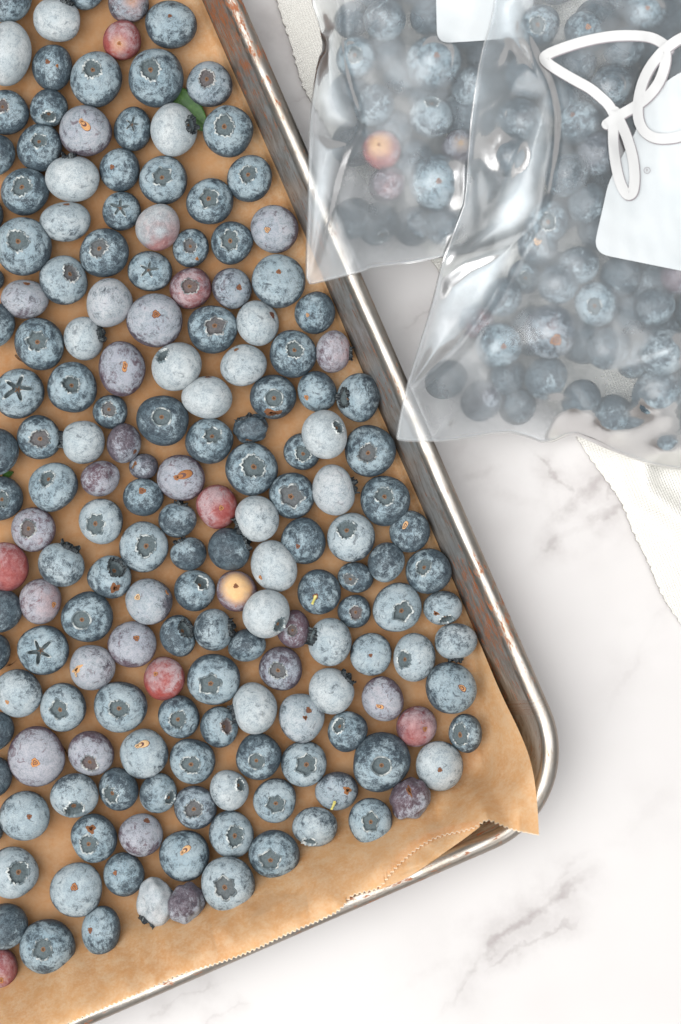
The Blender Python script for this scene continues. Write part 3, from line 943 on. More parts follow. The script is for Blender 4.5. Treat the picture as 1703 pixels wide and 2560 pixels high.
# ------------------------------------------------------------------ the berries on the paper, measured from the photograph
# x y rx ry kind feature_x feature_y tokens : words for the label : name others may refer to it by
#   tokens: b<n> bloom (-9..19 tenths), r/u/y<n> red, purple, yellow tenths, c<n> crown size %, s<n> scar size %, q<n> scar hue tenths,
#   t<deg>,<n> tail, n<n> brown crown, z<n> lift in tenths of mm, * E o W h T k flags, Y<dx>,<dy>,<w>,<h>,<hue> torn patch
TRAY = """
28 0 58 58 N 0 0 b4 : large blue-grey berry in the top left corner : the top left corner berry
147 52 61 58 C 172 8 b14 c26 d h E : bean-shaped whitish berry, dark notch at its upper right : the whitish bean-shaped berry
218 -25 47 49 N 0 0 b2 : grey berry cut off by the top frame edge :
320 5 51 51 S 332 3 b5 r5 y3 s10 q6 u2 : half red half blue berry cut by the top frame edge :
308 102 49 50 S 301 119 b5 r9 u4 y3 s9 q5 : red berry with yellow scar halo near the top edge : the red berry near the top
427 57 64 62 S 428 44 b5 s8 q2 : large blue-grey berry with brown scar at the pan's top : the large brown-scarred berry up top
16 139 62 82 N 0 0 b15 : very large whitish oval berry at the left frame edge : the whitish oval at top left
133 170 52 57 S 122 161 b-1 s11 q2 t25,1 Y.28,.03,.07,.07,.4 : dark dented berry with two rust-orange skin breaks : the berry with two rust spots
243 198 66 69 C 234 178 b5 c36 :
388 193 69 74 C 379 182 b3 c34 : very large mottled berry with round crown facing up : the very large mottled berry up top
15 281 56 56 C 9 268 b2 c34 n7 :
122 270 47 46 C 127 300 b2 c36 d :
213 326 65 64 S 210 311 b7 u4 s11 q7 t52,32 : pale mauve berry with tan scar and curved stem trail : the mauve berry with curved scar
332 320 47 55 C 333 314 b2 * c34 : small berry with jagged star crown above the whitish bean : the small star-crowned berry up top
433 325 58 66 C 481 316 b16 c30 E : chalky white berry showing a black ragged crown at its right : the chalky berry beside the leaf
100 368 57 59 C 103 354 b1 c36 :
-8 387 46 52 N 0 0 b1 :
182 446 67 57 C 176 396 b14 c26 E : chalky whitish oval berry lying on its side : the chalky oval at upper left
296 423 52 54 S 280 422 b1 s11 q3 k :
522 213 58 60 C 518 201 b5 c37 u2 n6 : berry with purple-brown round crown above the green leaf :
569 326 63 65 C 562 324 b4 c39 : large crowned berry right of the green leaf : the crowned berry right of the leaf
410 451 61 61 C 407 449 b5 c40 v  : pale berry with wide petalled crown under the chalky one : the petal-crowned berry
625 447 56 59 C 620 438 b4 c40 : blue berry with dark wide crown beside the pan wall : the wide-crowned berry by the pan wall
63 482 60 60 C 59 470 b1 c40 :
167 551 66 52 S 170 505 b10 s13 q3 E : pale squat berry with a rust scar on top : the squat berry with rust top
302 529 49 49 C 304 523 b1 * c40 : small dark berry with neat five-armed star crown : the small dark star berry
396 570 55 57 N 0 0 b17 r7 u0 : frosted pink berry without visible crown : the frosted pink berry
-25 540 36 48 N 0 0 b-2 :
60 617 71 72 C 50 607 b5 c36 : very large pale blue berry with deep crown at left : the very large berry at left
263 632 63 60 C 249 624 b0 c36 n3 :
-22 702 33 30 N 0 0 b-4 :
161 702 60 62 C 186 684 b7 c36 n4 : pale berry with brown-lipped crown tipped to its upper right :
375 681 55 53 C 374 677 b4 * c36 : blue berry with thin five-armed star crown below the frosted pink one : the thin-star berry
63 745 59 51 S 73 703 b8 u4 s14 q3 : pale mauve squat berry with rust scar at its top edge :
276 755 57 62 N 0 0 b12 u3 : pale berry flushed purple at right, no crown showing :
388 801 70 66 S 396 789 b7 u4 s13 q4 k : large mauve-grey berry with brown star scar : the large mauve scarred berry
-10 815 52 55 N 0 0 b1 :
524 505 58 58 C 523 500 b2 v c42 : blue berry with squarish dark open crown : 
687 573 59 58 S 668 581 b7 u4 s11 q8 k : pale mauve berry with cream scar touching the pan wall : the cream-scarred mauve berry
480 620 47 48 C 476 618 b2 c40 n4 Y.34,.66,.13,.09,.45 : small berry with a bright orange fleck low on it : the orange-flecked berry
581 606 52 54 C 577 607 b1 v c44 :
478 722 53 52 C 476 719 b2 r6 u3 c38 n9 : wine-red berry with open brown crown : the wine-red crowned berry
581 718 49 53 S 604 723 b5 u3 s14 q3 k : berry pale at left, dark purple round its brown scar :
696 702 66 67 S 699 679 b6 s9 q3 : very large pale grey berry under the bag's corner : the large pale berry under the bag corner
786 782 51 52 S 766 792 b1 s9 q8 k : blue berry with straw-coloured scar against the pan wall : the straw-scarred berry
532 820 61 62 C 542 815 b2 v c44 n5 : dark blue berry with big pointed brown crown : the pointed brown-crowned berry
643 808 53 56 S 685 788 b11 s14 q1 k : 
734 884 58 59 C 738 877 b1 c34 : 
833 878 42 53 C 874 884 b8 r5 u6 c28 E : small pink and purple oval berry against the pan wall : the pink and purple oval berry
100 861 62 65 C 100 858 b2 v c38 :
208 849 49 55 C 251 836 b11 c32 E : pale egg-shaped berry with black crown at its right :
311 920 63 69 S 319 914 b5 u5 y1 s13 q6 t95,12 : large mauve berry with golden scar and dark streak below : the golden-scarred mauve berry
440 919 63 62 C 408 890 b13 c30 d h : chalky berry torn open at its upper left : the torn chalky berry
609 914 57 52 S 589 872 b12 s10 q3 : 
49 982 63 63 C 49 970 b5 * c50 d n0 : berry with big black star crown at the left edge : the black-starred berry at left
182 968 62 62 C 183 963 b4 c34 d : berry with a deep black hole of a crown : the berry with the black hole
520 991 64 55 S 522 938 b15 s13 q0 : smooth chalky oval berry, no crown showing : the smooth chalky oval
683 995 57 57 C 687 998 b-1 o c37 Y.0,.68,.42,.20,0 : berry bare and shiny maroon along its lower side : the maroon-sided berry
793 980 48 51 S 764 998 b4 s12 q6 :
896 996 53 61 C 858 997 b5 c34 d E : grey berry with blackened left side against the pan wall :
278 1027 45 44 C 274 1024 b0 c42 n4 :
408 1047 66 66 C 407 1043 b-3 o c35 : big dark slate berry with smooth thin-lipped crown : the big dark slate berry
100 1096 56 57 C 107 1099 b2 c42 n5 : berry with wide grey crown rimmed in pink : the pink-rimmed crown berry
211 1108 53 54 C 159 1100 b10 c32 E h :
312 1109 43 49 S 343 1131 b0 u4 s11 q1 : small dark mauve berry, smooth side up :
523 1103 59 57 C 536 1088 b2 v c40 :
628 1072 44 37 C 606 1036 b-4 c44 E W d Y-.1,.86,.22,.12,.3 : small shrivelled dark berry with calyx sticking up : the small shrivelled dark berry
756 1130 46 46 C 759 1137 b0 c40 : small blue berry tucked under the chalky white one : 
815 1084 59 62 C 850 1067 b18 c29 z46 : chalky white berry perched on a smaller blue one : the perched white berry by the pan wall
928 1128 64 64 C 917 1135 b1 c35 n3 : 
-10 1130 57 58 N 0 0 b-1 :
138 1215 65 63 C 120 1193 b5 c32 : 
253 1196 49 44 N 0 0 b6 u7 r3 h : squat pinkish-mauve berry lying on its side : the squat pinkish-mauve berry
359 1167 36 32 S 338 1158 b-1 u3 s14 q3 T b : tiny berry with its brown stalk still on : the tiny stalked berry
453 1191 60 60 S 445 1195 b6 u5 r2 s13 q4 t338,48 : mauve berry with a long rust-orange tear from its scar : the berry with the long orange tear
2 1247 54 55 C 14 1250 b-2 c40 :
358 1243 50 46 S 359 1225 b1 s16 q3 : 
630 1173 65 65 C 638 1166 b3 c44 : large berry with a wide dark pit of a crown : the wide-pitted berry
730 1241 56 58 C 727 1242 b2 v c52 n3 : blue berry with broad triangular crown lobes : the triangular-lobed berry
835 1224 53 63 C 886 1212 b13 u2 c28 E : tall chalky oval berry with purple tint at right :
965 1252 62 62 C 959 1238 b0 c38 : 
540 1268 52 55 S 558 1270 b5 r9 u4 s10 q5 : strong red-orange berry amid the blue ones : the red-orange berry mid-pan
643 1296 54 57 C 593 1318 b13 c32 E : chalky berry with ragged calyx at its lower left :
86 1322 57 56 C 73 1321 b5 r3 u6 c37 n7 : mauve-red berry with round ringed crown : the mauve-red ringed berry
255 1302 57 57 C 239 1310 b9 v c44 : pale blue berry with angular crown and bare paper round it : the pale berry alone by bare paper
446 1299 48 44 C 455 1258 b4 c34 E :
363 1368 63 63 C 371 1363 b7 c43 : large pale berry with scalloped wide crown : the scalloped-crown berry
15 1417 60 60 S 0 1414 b4 r8 u5 y1 s9 q6 : deep red berry cut by the left frame edge : the deep red berry at the left edge
157 1414 59 55 C 180 1366 b7 c38 E d : pale berry with black leafy calyx on top :
474 1383 47 42 C 447 1350 b2 c32 E :
274 1443 55 53 C 295 1418 b5 c38 d E Y.32,.42,.24,.20,.0 : pale berry with two black broken pits :
5 1528 51 52 N 0 0 b-4 :
101 1501 51 58 S 141 1512 b8 r5 u7 s12 q6 : white and wine-red berry, yellow scar at its right : the white and wine-red berry
372 1499 58 61 S 344 1489 b8 u3 s12 q10 y2 Y.84,-.34,.08,.14,.5 : large pale mauve berry with cream spot at its left :
486 1475 51 52 C 510 1454 b4 v c40 d :
573 1374 51 53 C 620 1352 b-2 c36 E :
682 1415 60 63 S 646 1447 b13 s9 q6 : big chalky berry above the perched white one : 
757 1352 56 57 S 743 1367 b0 s9 q2 k : dark blue striated berry with rust scar : the striated rust-scarred berry
875 1342 61 61 C 863 1320 b9 c40 : 
1027 1328 52 52 S 1006 1312 b-1 s14 q8 y1 t300,14 : dark berry with yellowish scar beside the pan wall : the yellow-scarred berry by the pan wall
966 1406 45 49 N 0 0 b4 h : small dimpled berry without a visible crown :
1072 1427 56 56 C 1055 1415 b0 c34 : 
889 1442 44 39 C 872 1449 b0 c38 n3 :
887 1528 42 41 C 890 1530 b0 c40 n7 : small round berry with brown star-edged crown : the small brown-crowned berry
992 1519 61 61 C 1007 1527 b7 v c42 : large pale berry with star-edged crown : the large star-edged berry
1107 1518 48 43 C 1115 1548 b7 c34 d Y-.35,.35,.16,.12,0 : pale berry with dark crown and second dark pit below : 
1136 1603 56 44 C 1140 1648 b8 c30 E : squat pale berry lying sideways against the pan wall : the squat pale berry by the pan wall
590 1479 52 51 S 592 1462 b4 r5 u6 y8 s10 q3 : yellow-orange berry turning red at its base : the yellow-orange berry
665 1534 58 60 C 700 1562 b18 c30 z44 : chalky white berry perched over a purple one : the perched white berry mid-pan
736 1572 44 47 C 730 1575 b-4 u9 c30 o n8 : small bare purple berry with brown ring crown : the small bare purple berry
796 1477 55 58 S 788 1493 b0 s12 q2 T k : dark berry with a pale yellow stem standing in its scar : the dark berry with yellow stem
533 1570 47 55 C 581 1568 b6 c36 E : greyish oval berry with spiky calyx at its right :
216 1543 65 63 C 207 1549 b1 o c37 : large dark berry with neat round crown : 
441 1588 47 52 C 468 1570 b-1 c38 d E :
333 1613 62 58 S 348 1589 b6 u5 s12 q4 k : large mauve berry flushed dark plum at right : the plum-flushed mauve berry
107 1624 64 62 C 105 1626 b4 * c46 d : large berry with wide black five-armed star : the wide black star berry
-15 1630 42 48 N 0 0 b-3 :
230 1667 58 57 S 186 1683 b9 u4 s10 q9 t60,8 Y-.66,.10,.42,.13,.75 : pale mauve berry with an orange split along its left : the orange-split berry
410 1695 52 54 S 387 1678 b6 r10 s11 q5 : bright red frosted berry below the plum-flushed one : the bright red frosted berry
827 1607 54 61 C 783 1590 b9 c34 E : grey berry with leafy calyx at its left :
928 1634 51 54 S 926 1637 b7 s9 q2 k : pale berry with small rust scar dead centre : the pale centre-scarred berry
1036 1644 51 60 C 1006 1647 b9 c38 : pale oval berry with pale crown on its left side : 
617 1615 47 43 N 0 0 b4 : small smooth berry without crown :
534 1697 65 64 C 528 1709 b5 v c44 : 
701 1671 53 54 C 694 1675 b2 u4 c40 n4 : purple-tinged berry with deep plum lower edge : the plum-edged crowned berry
1131 1722 65 65 S 1157 1714 b5 s13 q7 k t30,10 : very large berry, tan scar in a dark patch, by the corner : the very large tan-scarred berry
831 1728 57 57 C 872 1690 b12 c32 E :
959 1748 53 56 S 941 1765 b7 u5 r2 s10 q7 t5,18 : pale mauve berry with an orange slit : the mauve berry with orange slit
48 1732 61 60 S 18 1757 b9 s9 q7 : 
161 1770 59 61 C 153 1772 b7 v c40 : 
304 1764 68 66 C 301 1769 b6 c36 : very large pale berry with small deep crown : 
446 1791 52 54 C 448 1797 b3 c40 : 
636 1768 56 65 C 585 1786 b12 c32 E : tall smooth chalky berry on its side : the tall chalky berry
546 1817 48 51 C 572 1813 b4 c34 n9 d : berry with rust-filled crown turned right : the rust-crowned berry
756 1795 57 60 S 776 1769 b9 u2 s12 q3 k Y.18,-.14,.10,.08,.1 : 
867 1829 51 50 C 843 1808 b2 c38 : 
1042 1816 50 50 S 1064 1819 b6 r7 u5 s11 q4 : pink-speckled berry with ochre scar near the pan corner : the pink-speckled berry
1164 1833 41 48 C 1146 1834 b0 c50 : small blue berry with crown facing left near the corner : the small blue berry near the corner
-12 1830 52 50 N 0 0 b-2 :
87 1894 73 76 S 96 1904 b7 r1 u6 s14 q6 y1 : biggest mauve berry with orange-gold scar : the biggest mauve berry
229 1882 57 56 C 228 1909 b7 u5 c38 n8 : mauve berry with brown crown near its lower edge : the brown-crowned mauve berry
359 1883 61 62 S 346 1858 b8 s10 q9 t345,36 : pale berry with cream split and pink tip near its top : the cream-split berry
481 1901 56 58 C 480 1909 b4 c40 :
645 1890 58 59 C 641 1901 b0 o c36 : 
760 1908 56 57 C 769 1907 b7 v c44 :
954 1906 71 73 C 953 1909 b0 o c34 : largest dark berry with round deep crown near the corner : the largest dark berry
1099 1914 58 62 S 1098 1921 b11 s9 q3 k : chalky spotted berry with rust scar in a dark eye : the chalky dark-eyed berry
842 1979 53 49 S 836 2006 b6 u2 s7 q8 T Y.48,-.10,.20,.20,.35 : berry with red torn spot and short yellow stem : the torn berry with yellow stem
1025 1997 51 53 N 0 0 b4 u5 W Y-.1,-.5,.10,.28,.1 : cracked purple berry with red splits : the cracked purple berry
-14 1943 45 50 N 0 0 b-5 :
183 1991 62 57 C 190 2024 b8 c42 d : 
296 1974 50 54 C 274 1984 b-2 v c44 d : dark dented berry with slit-like crown : the dark slit-crowned berry
395 1983 46 50 C 429 1993 b5 c36 :
490 2018 54 54 C 485 2019 b2 c42 n4 u2 :
571 1971 50 54 C 606 1955 b11 c34 : 
691 1999 57 58 C 690 2007 b6 v c42 : 
930 2051 57 61 C 926 2050 b5 v c40 : blue berry with starry dark crown, nearest the folded paper : the starry berry nearest the fold
788 2068 56 50 C 772 2106 b8 c34 d : pale berry with slit crown at its lower edge : the slit-crowned pale berry
62 2036 62 63 S 83 2035 b7 s9 q3 k : pale berry with rust scar in a dark halo : the dark-haloed scar berry
233 2096 59 60 C 223 2108 b4 c40 Y-.03,-.48,.20,.20,.2 : berry with amber torn pit above its crown : the berry with amber pit
355 2086 56 53 S 373 2043 b7 u5 s14 q2 k : mauve berry with dark maroon scar at its upper rim : the maroon-scarred mauve berry
464 2137 65 65 S 458 2122 b4 s10 q8 t315,30 : large blue berry with cream tear like a seed : the seed-tear berry
577 2086 56 58 C 593 2084 b7 c42 :
-25 2078 36 34 N 0 0 b-4 :
686 2140 63 63 C 675 2146 b3 v c42 :
36 2180 62 63 C 57 2173 b8 c42 : 
193 2226 67 67 S 191 2207 b8 s13 q5 k : large pale berry with tan disc scar : the tan-disc berry
312 2186 52 54 S 290 2175 b2 s9 q4 k : berry with rose-brown scar ringed in white : the rose-scarred berry
393 2259 49 66 C 368 2310 b16 u2 W c40 E d : wrinkled whitish berry with black calyx scraps : the wrinkled white berry
466 2257 47 53 N 0 0 b5 u4 W : wrinkled dark mauve berry beside the wrinkled white one : the wrinkled mauve berry
570 2211 66 69 C 562 2211 b8 v c40 n2 : 
12 2314 57 57 N 0 0 b-1 : dark frosty berry at the lower left frame edge :
120 2364 70 70 C 112 2366 b3 c34 : very large crowned berry lowest on the paper : the very large lowest crowned berry
249 2328 52 60 S 222 2318 b4 s12 q3 k : blue berry with brown scar at its left, low on the paper :
2 2420 41 50 S 8 2446 b2 r7 u6 y2 s15 q5 : deep red berry with orange scar, bottom left frame edge : the red berry at bottom left
"""
FEAT = {'C': 'crown', 'S': 'stem scar', 'N': ''}


def parse(text):
    out = []
    for i, line in enumerate(t for t in text.strip().split('\n')):
        a = [q.strip() for q in line.split(':')]
        f = a[0].split()
        px, py, rx, ry = map(float, f[:4])
        kind = f[4]
        fx, fy = float(f[5]), float(f[6])
        sp = dict(px=px, py=py, rx=rx, ry=ry, kind=kind, fl=set(), z=None, seed=1000 + i * 7, lift=0)
        for tkn in f[7:]:
            k, v = tkn[0], tkn[1:]
            if k in '*vEoWhTkd' and v == '':
                sp['fl'].add(k)
                continue
            if tkn == 'b':
                sp['fl'].add('b')
                continue
            if k == 'b':
                sp['bloom'] = float(v) / 10
            elif k == 'r':
                sp['redness'] = float(v) / 10
            elif k == 'u':
                sp['purple'] = float(v) / 10
            elif k == 'y':
                sp['yellow'] = float(v) / 10
            elif k == 'c':
                sp['cs'] = float(v) / 100
            elif k == 's':
                sp['sr'] = float(v) / 100
            elif k == 'q':
                sp['hue'] = float(v) / 10
            elif k == 'n':
                sp['brown'] = float(v) / 10
            elif k == 'z':
                sp['lift'] = float(v) / 10 * MM
            elif k == 't':
                d, l = v.split(',')
                sp['tail'] = (math.radians(float(d)), float(l) / 100)
            elif k == 'Y':
                q = [float(x) for x in v.split(',')]
                sp['fl'].add('Y')
                sp['tear'], sp['tearsize'], sp['tearhue'] = q[:2], q[2:4], q[4]
        if kind == 'N':
            sp['d'] = (.6, .78)
            sp['down'] = True
        else:
            dx, dy = (fx - px) / rx, (fy - py) / ry
            if kind == 'C':                      # the crown sits a little inside the outline it is measured in
                dx, dy = dx * 1.06, dy * 1.06
            sp['d'] = (dx, dy)
        if 'd' in sp['fl']:
            sp['depth'] = .30
            sp.setdefault('brown', 0)
        sp['zs'] = .86 if math.hypot(*sp['d']) < .6 else .90
        sp['words'] = a[1] if len(a) > 1 and a[1] else None
        sp['name'] = a[2] if len(a) > 2 and a[2] else None
        out.append(sp)
    return out


def side(dx, dy):
    a = math.degrees(math.atan2(dy, dx)) % 360
    return ['right of', 'lower right of', 'below', 'lower left of', 'left of', 'upper left of', 'above', 'upper right of'][int((a + 22.5) // 45) % 8]


def look(sp):
    b, r = sp.get('bloom', 0), (sp['rx'] + sp['ry']) / 2
    size = 'small ' if r < 50 else ('large ' if r > 62 else '')
    tone = 'chalky' if b > 1.1 else 'pale' if b > .6 else 'blue-grey' if b > .25 else 'mottled blue' if b > -.05 else 'dark blue'
    if sp.get('purple', 0) > .25:
        tone = 'mauve'
    l = math.hypot(*sp['d'])
    if sp['kind'] == 'N':
        ft = ', no crown showing'
    else:
        way = side(*sp['d']).replace(' of', '') if l > .45 else ''
        way = {'above': 'at top', 'below': 'at bottom', '': 'facing up'}.get(way, 'at ' + way)
        if sp['kind'] == 'C':
            st = 'star crown' if '*' in sp['fl'] else 'angular crown' if 'v' in sp['fl'] else 'round crown' if 'E' not in sp['fl'] else 'ragged crown'
        else:
            st = 'stem scar'
        ft = f' with {st} {way}'
    return f'{size}{tone} berry{ft}'


berries = parse(TRAY)
GROUP = 'blueberries spread on the parchment paper'
# labels: hand-written words, then for the rest the look plus the nearest landmark that only this berry stands so to
marks = [b for b in berries if b['name']]
pairs = []
for i, b in enumerate(berries):
    for mk in marks:
        if mk is not b:
            pairs.append((math.hypot(b['px'] - mk['px'], b['py'] - mk['py']), i, mk['name'], side(b['px'] - mk['px'], b['py'] - mk['py'])))
pairs.sort(key=lambda q: q[0])
taken, where = set(), {}
for dd, i, nm, sd in pairs:
    if i not in where and (nm, sd) not in taken:
        taken.add((nm, sd))
        where[i] = (nm, sd)


def is_cut(b):
    return b['px'] - b['rx'] < -6


used = set()
for i, b in enumerate(berries):
    nm, sd = where[i]
    if b['words']:
        lab = b['words']
    else:
        lab = look(b) + (', cut by the frame' if is_cut(b) and b['kind'] == 'N' else '') + f', {sd} {nm}'
    if len(lab.split()) > 16:
        lab = lab.replace(', cut by the frame', '').replace(', no crown showing', '').replace(' facing up', '')
    if len(lab.split()) > 16:
        lab = lab.replace(' with ', ', ').replace('mottled blue', 'mottled').replace('dark blue', 'dark')
    if len(lab.split()) > 16:
        lab = lab.replace('small ', '').replace('large ', '', 1)
    if len(lab.split()) > 16:
        print('LONG', lab)
    b['label'] = lab if lab not in used else lab + ' too'
    used.add(b['label'])

for b in berries:
    zc = .008
    x, y = U(b['px'], b['py'], zc)
    b['z'] = float(paper_z(np.array([x]), np.array([y]))[0]) + b['lift']
    o = build_berry(b)
    tag(o, b['label'], 'blueberry', GROUP)
# ------------------------------------------------------------------ leaf and crumbs under the berries
def leaf_blade(name, p0, p1, width, z, lift, label, cat):
    a, b = np.array(U(*p0, z)), np.array(U(*p1, z))
    L = np.linalg.norm(b - a)
    ax = (b - a) / L
    nr = np.array([-ax[1], ax[0]])
    pts = []
    for t in np.linspace(0, 1, 22):
        w = width * math.sin(math.pi * min(1, t ** .8)) ** .8 + .00008
        for s in np.linspace(-1, 1, 11):
            q = a + ax * L * t + nr * w * s
            vein = .00018 * abs(math.sin(t * 26 - abs(s) * 4)) * (abs(s) > .12) - (.0003 if abs(s) < .12 else 0)
            pts.append((q[0], q[1], z + lift * (1 - abs(s)) * .3 + .0010 * s * s + vein + .0006 * math.sin(t * 5)))
    o = link(name, make_mesh(name, pts, grid_faces(22, 11), [M_LEAF]))
    sm = o.modifiers.new('thickness', 'SOLIDIFY')
    sm.thickness = .0002
    tag(o, label, cat)
    st = [(a + ax * L * t + nr * .0001 * math.sin(t * 9)) for t in np.linspace(-.12, .96, 16)]
    v = []
    for i, q in enumerate(st):
        w = .00028 * (1 - .7 * i / 15)
        for j in range(6):
            an = j / 6 * 6.283
            v.append((q[0] + nr[0] * w * math.cos(an), q[1] + nr[1] * w * math.cos(an), z + .0004 + lift * .3 + w * math.sin(an)))
    link('midrib', make_mesh('midrib', v, grid_faces(16, 6, True), [M_LEAF]), o)
    return o


leaf_blade('leaf', (418, 222), (522, 330), .0042, .0032, .003, 'green blueberry leaf half hidden under the berries near the pan wall', 'leaf')
leaf_blade('leaf', (8, 1192), (34, 1180), .0009, .0018, .001, 'tiny green leaf scrap by the left frame edge', 'leaf')


def twig(pts, w, label):
    c = smooth_curve(pts, 14, 2)
    v = []
    for i, (x, y) in enumerate(c):
        X, Y = U(x, y, .002)
        k = w * (1 - .5 * i / 13)
        for j in range(7):
            a = j / 7 * 6.283
            v.append((X + k * math.cos(a) * .8 + k * .2 * math.sin(i * 2.1), Y + k * math.cos(a) * .8, .0018 + k + k * math.sin(a)))
    tag(link('twig', make_mesh('twig', v, grid_faces(14, 7, True), [M_TWIG])), label, 'twig')


twig([(38, 888), (46, 898), (58, 905)], .00028, 'brown crumb of stem on the paper near the left edge')
twig([(18, 1664), (30, 1662), (42, 1650)], .0004, 'dark dry twig end on the paper at the left edge')
twig([(155, 1866), (164, 1876), (170, 1890)], .00032, 'dry stalk crumb between the two mauve berries')

# ------------------------------------------------------------------ freezer bags
STEP = .0011
GX = np.arange(-.035, .185, STEP)
GY = np.arange(-.045, .235, STEP)
GXX, GYY = np.meshgrid(GX, GY)
FX = np.arange(-.034, .105, .0005)
FY = np.arange(-.012, .190, .0005)
FXX, FYY = np.meshgrid(FX, FY)


def sample(H, x, y):
    gx, gy = (GX, GY) if H.shape == GXX.shape else (FX, FY)
    fx = np.clip((x - gx[0]) / (gx[1] - gx[0]), 0, len(gx) - 1.001)
    fy = np.clip((y - gy[0]) / (gy[1] - gy[0]), 0, len(gy) - 1.001)
    i, j = fx.astype(int), fy.astype(int)
    u, w = fx - i, fy - j
    return (H[j, i] * (1 - u) * (1 - w) + H[j, i + 1] * u * (1 - w) + H[j + 1, i] * (1 - u) * w + H[j + 1, i + 1] * u * w)


def inside(poly, x, y):
    r = np.zeros(np.shape(x), bool)
    n = len(poly)
    for i in range(n):
        x0, y0 = poly[i]
        x1, y1 = poly[(i + 1) % n]
        c = ((y0 > y) != (y1 > y))
        with np.errstate(divide='ignore', invalid='ignore'):
            xi = (x1 - x0) * (y - y0) / (y1 - y0) + x0
        r ^= c & (x < xi)
    return r


def rest_height(x, y, extra=None):
    """what the film cannot sink below: the pan's rim (and nothing of the berries beneath an overhanging corner)"""
    d = d_edge(x, y)
    z = np.where(d > -.0005, .0285, .0285 - (-(d) - .0005) * .62)
    z = np.maximum(z, .0050)
    if extra is not None:
        z = np.maximum(z, extra)
    return z


BAG1 = [(790, -330), (772, -160), (776, 0), (798, 57), (811, 121), (796, 150), (782, 239), (774, 303), (772, 399), (771, 500), (766, 640), (766, 712),
        (800, 706), (836, 697), (880, 686), (905, 679), (931, 667), (1027, 657), (1116, 640), (1200, 628), (1290, 610), (1350, 560), (1375, 300), (1380, 0), (1380, -330)]
BAG2 = [(1265, -330), (1238, 0), (1220, 81), (1203, 134), (1182, 265), (1171, 388), (1164, 504), (1150, 540), (1116, 632), (1100, 677), (1084, 747), (1046, 870), (1012, 980),
        (991, 1090), (994, 1103), (1080, 1105), (1157, 1097), (1262, 1078), (1320, 1092), (1366, 1110), (1430, 1084), (1470, 1098), (1510, 1118), (1550, 1134), (1642, 1168),
        (1710, 1175), (1900, 1190), (2050, 1100), (2080, 600), (2060, 0), (2040, -330)]

# berries in the bags: x y r z(tenths of mm above the table) + tokens
IN1 = """
962 51 52 110 N 0 0 b6 : blurred berry, pale at left, top middle of the left bag
887 143 52 120 C 887 145 b5 c38 : hazy berry with ringed crown beside the left bag's folded side
1085 153 72 115 S 1092 145 b5 s10 q2 : big hazy berry in the middle of the left bag
1075 36 50 100 N 0 0 b2 : hazy berry at the top of the left bag
938 262 52 110 N 0 0 b7 : hazy berry above the salmon-pink one in the left bag
1079 297 54 115 C 1079 258 b8 c36 : hazy berry with notched top, centre of the left bag
951 373 50 125 S 945 365 b3 r8 y6 s8 q6 : salmon-pink berry glowing through the left bag
1152 367 44 110 S 1152 362 b3 r2 y4 u4 s12 q10 : hazy berry with yellowish scar at the left bag's right edge
1091 456 70 118 S 1096 461 b5 s9 q2 : large hazy berry with brown scar low in the left bag
967 462 46 100 N 0 0 b6 r6 u4 : pink-flushed berry just below the salmon-pink one in the left bag
1180 215 50 105 N 0 0 b8 : pale hazy berry meeting the right bag's edge
880 546 52 60 N 0 0 b0 : dim berry in the lower left of the left bag
945 562 52 45 C 960 600 b-2 c36 : dark berry at the bottom seam of the left bag
1035 566 50 48 N 0 0 b-2 : dark teal berry low in the left bag
1110 560 52 70 N 0 0 b0 : dim berry at the left bag's lower right
878 50 46 70 N 0 0 b-1 : dim berry near the left bag's upper fold
1010 190 52 55 N 0 0 b-1 : dim berry behind others in the left bag
1160 70 50 80 N 0 0 b2 : hazy berry beside the left bag's white print
"""
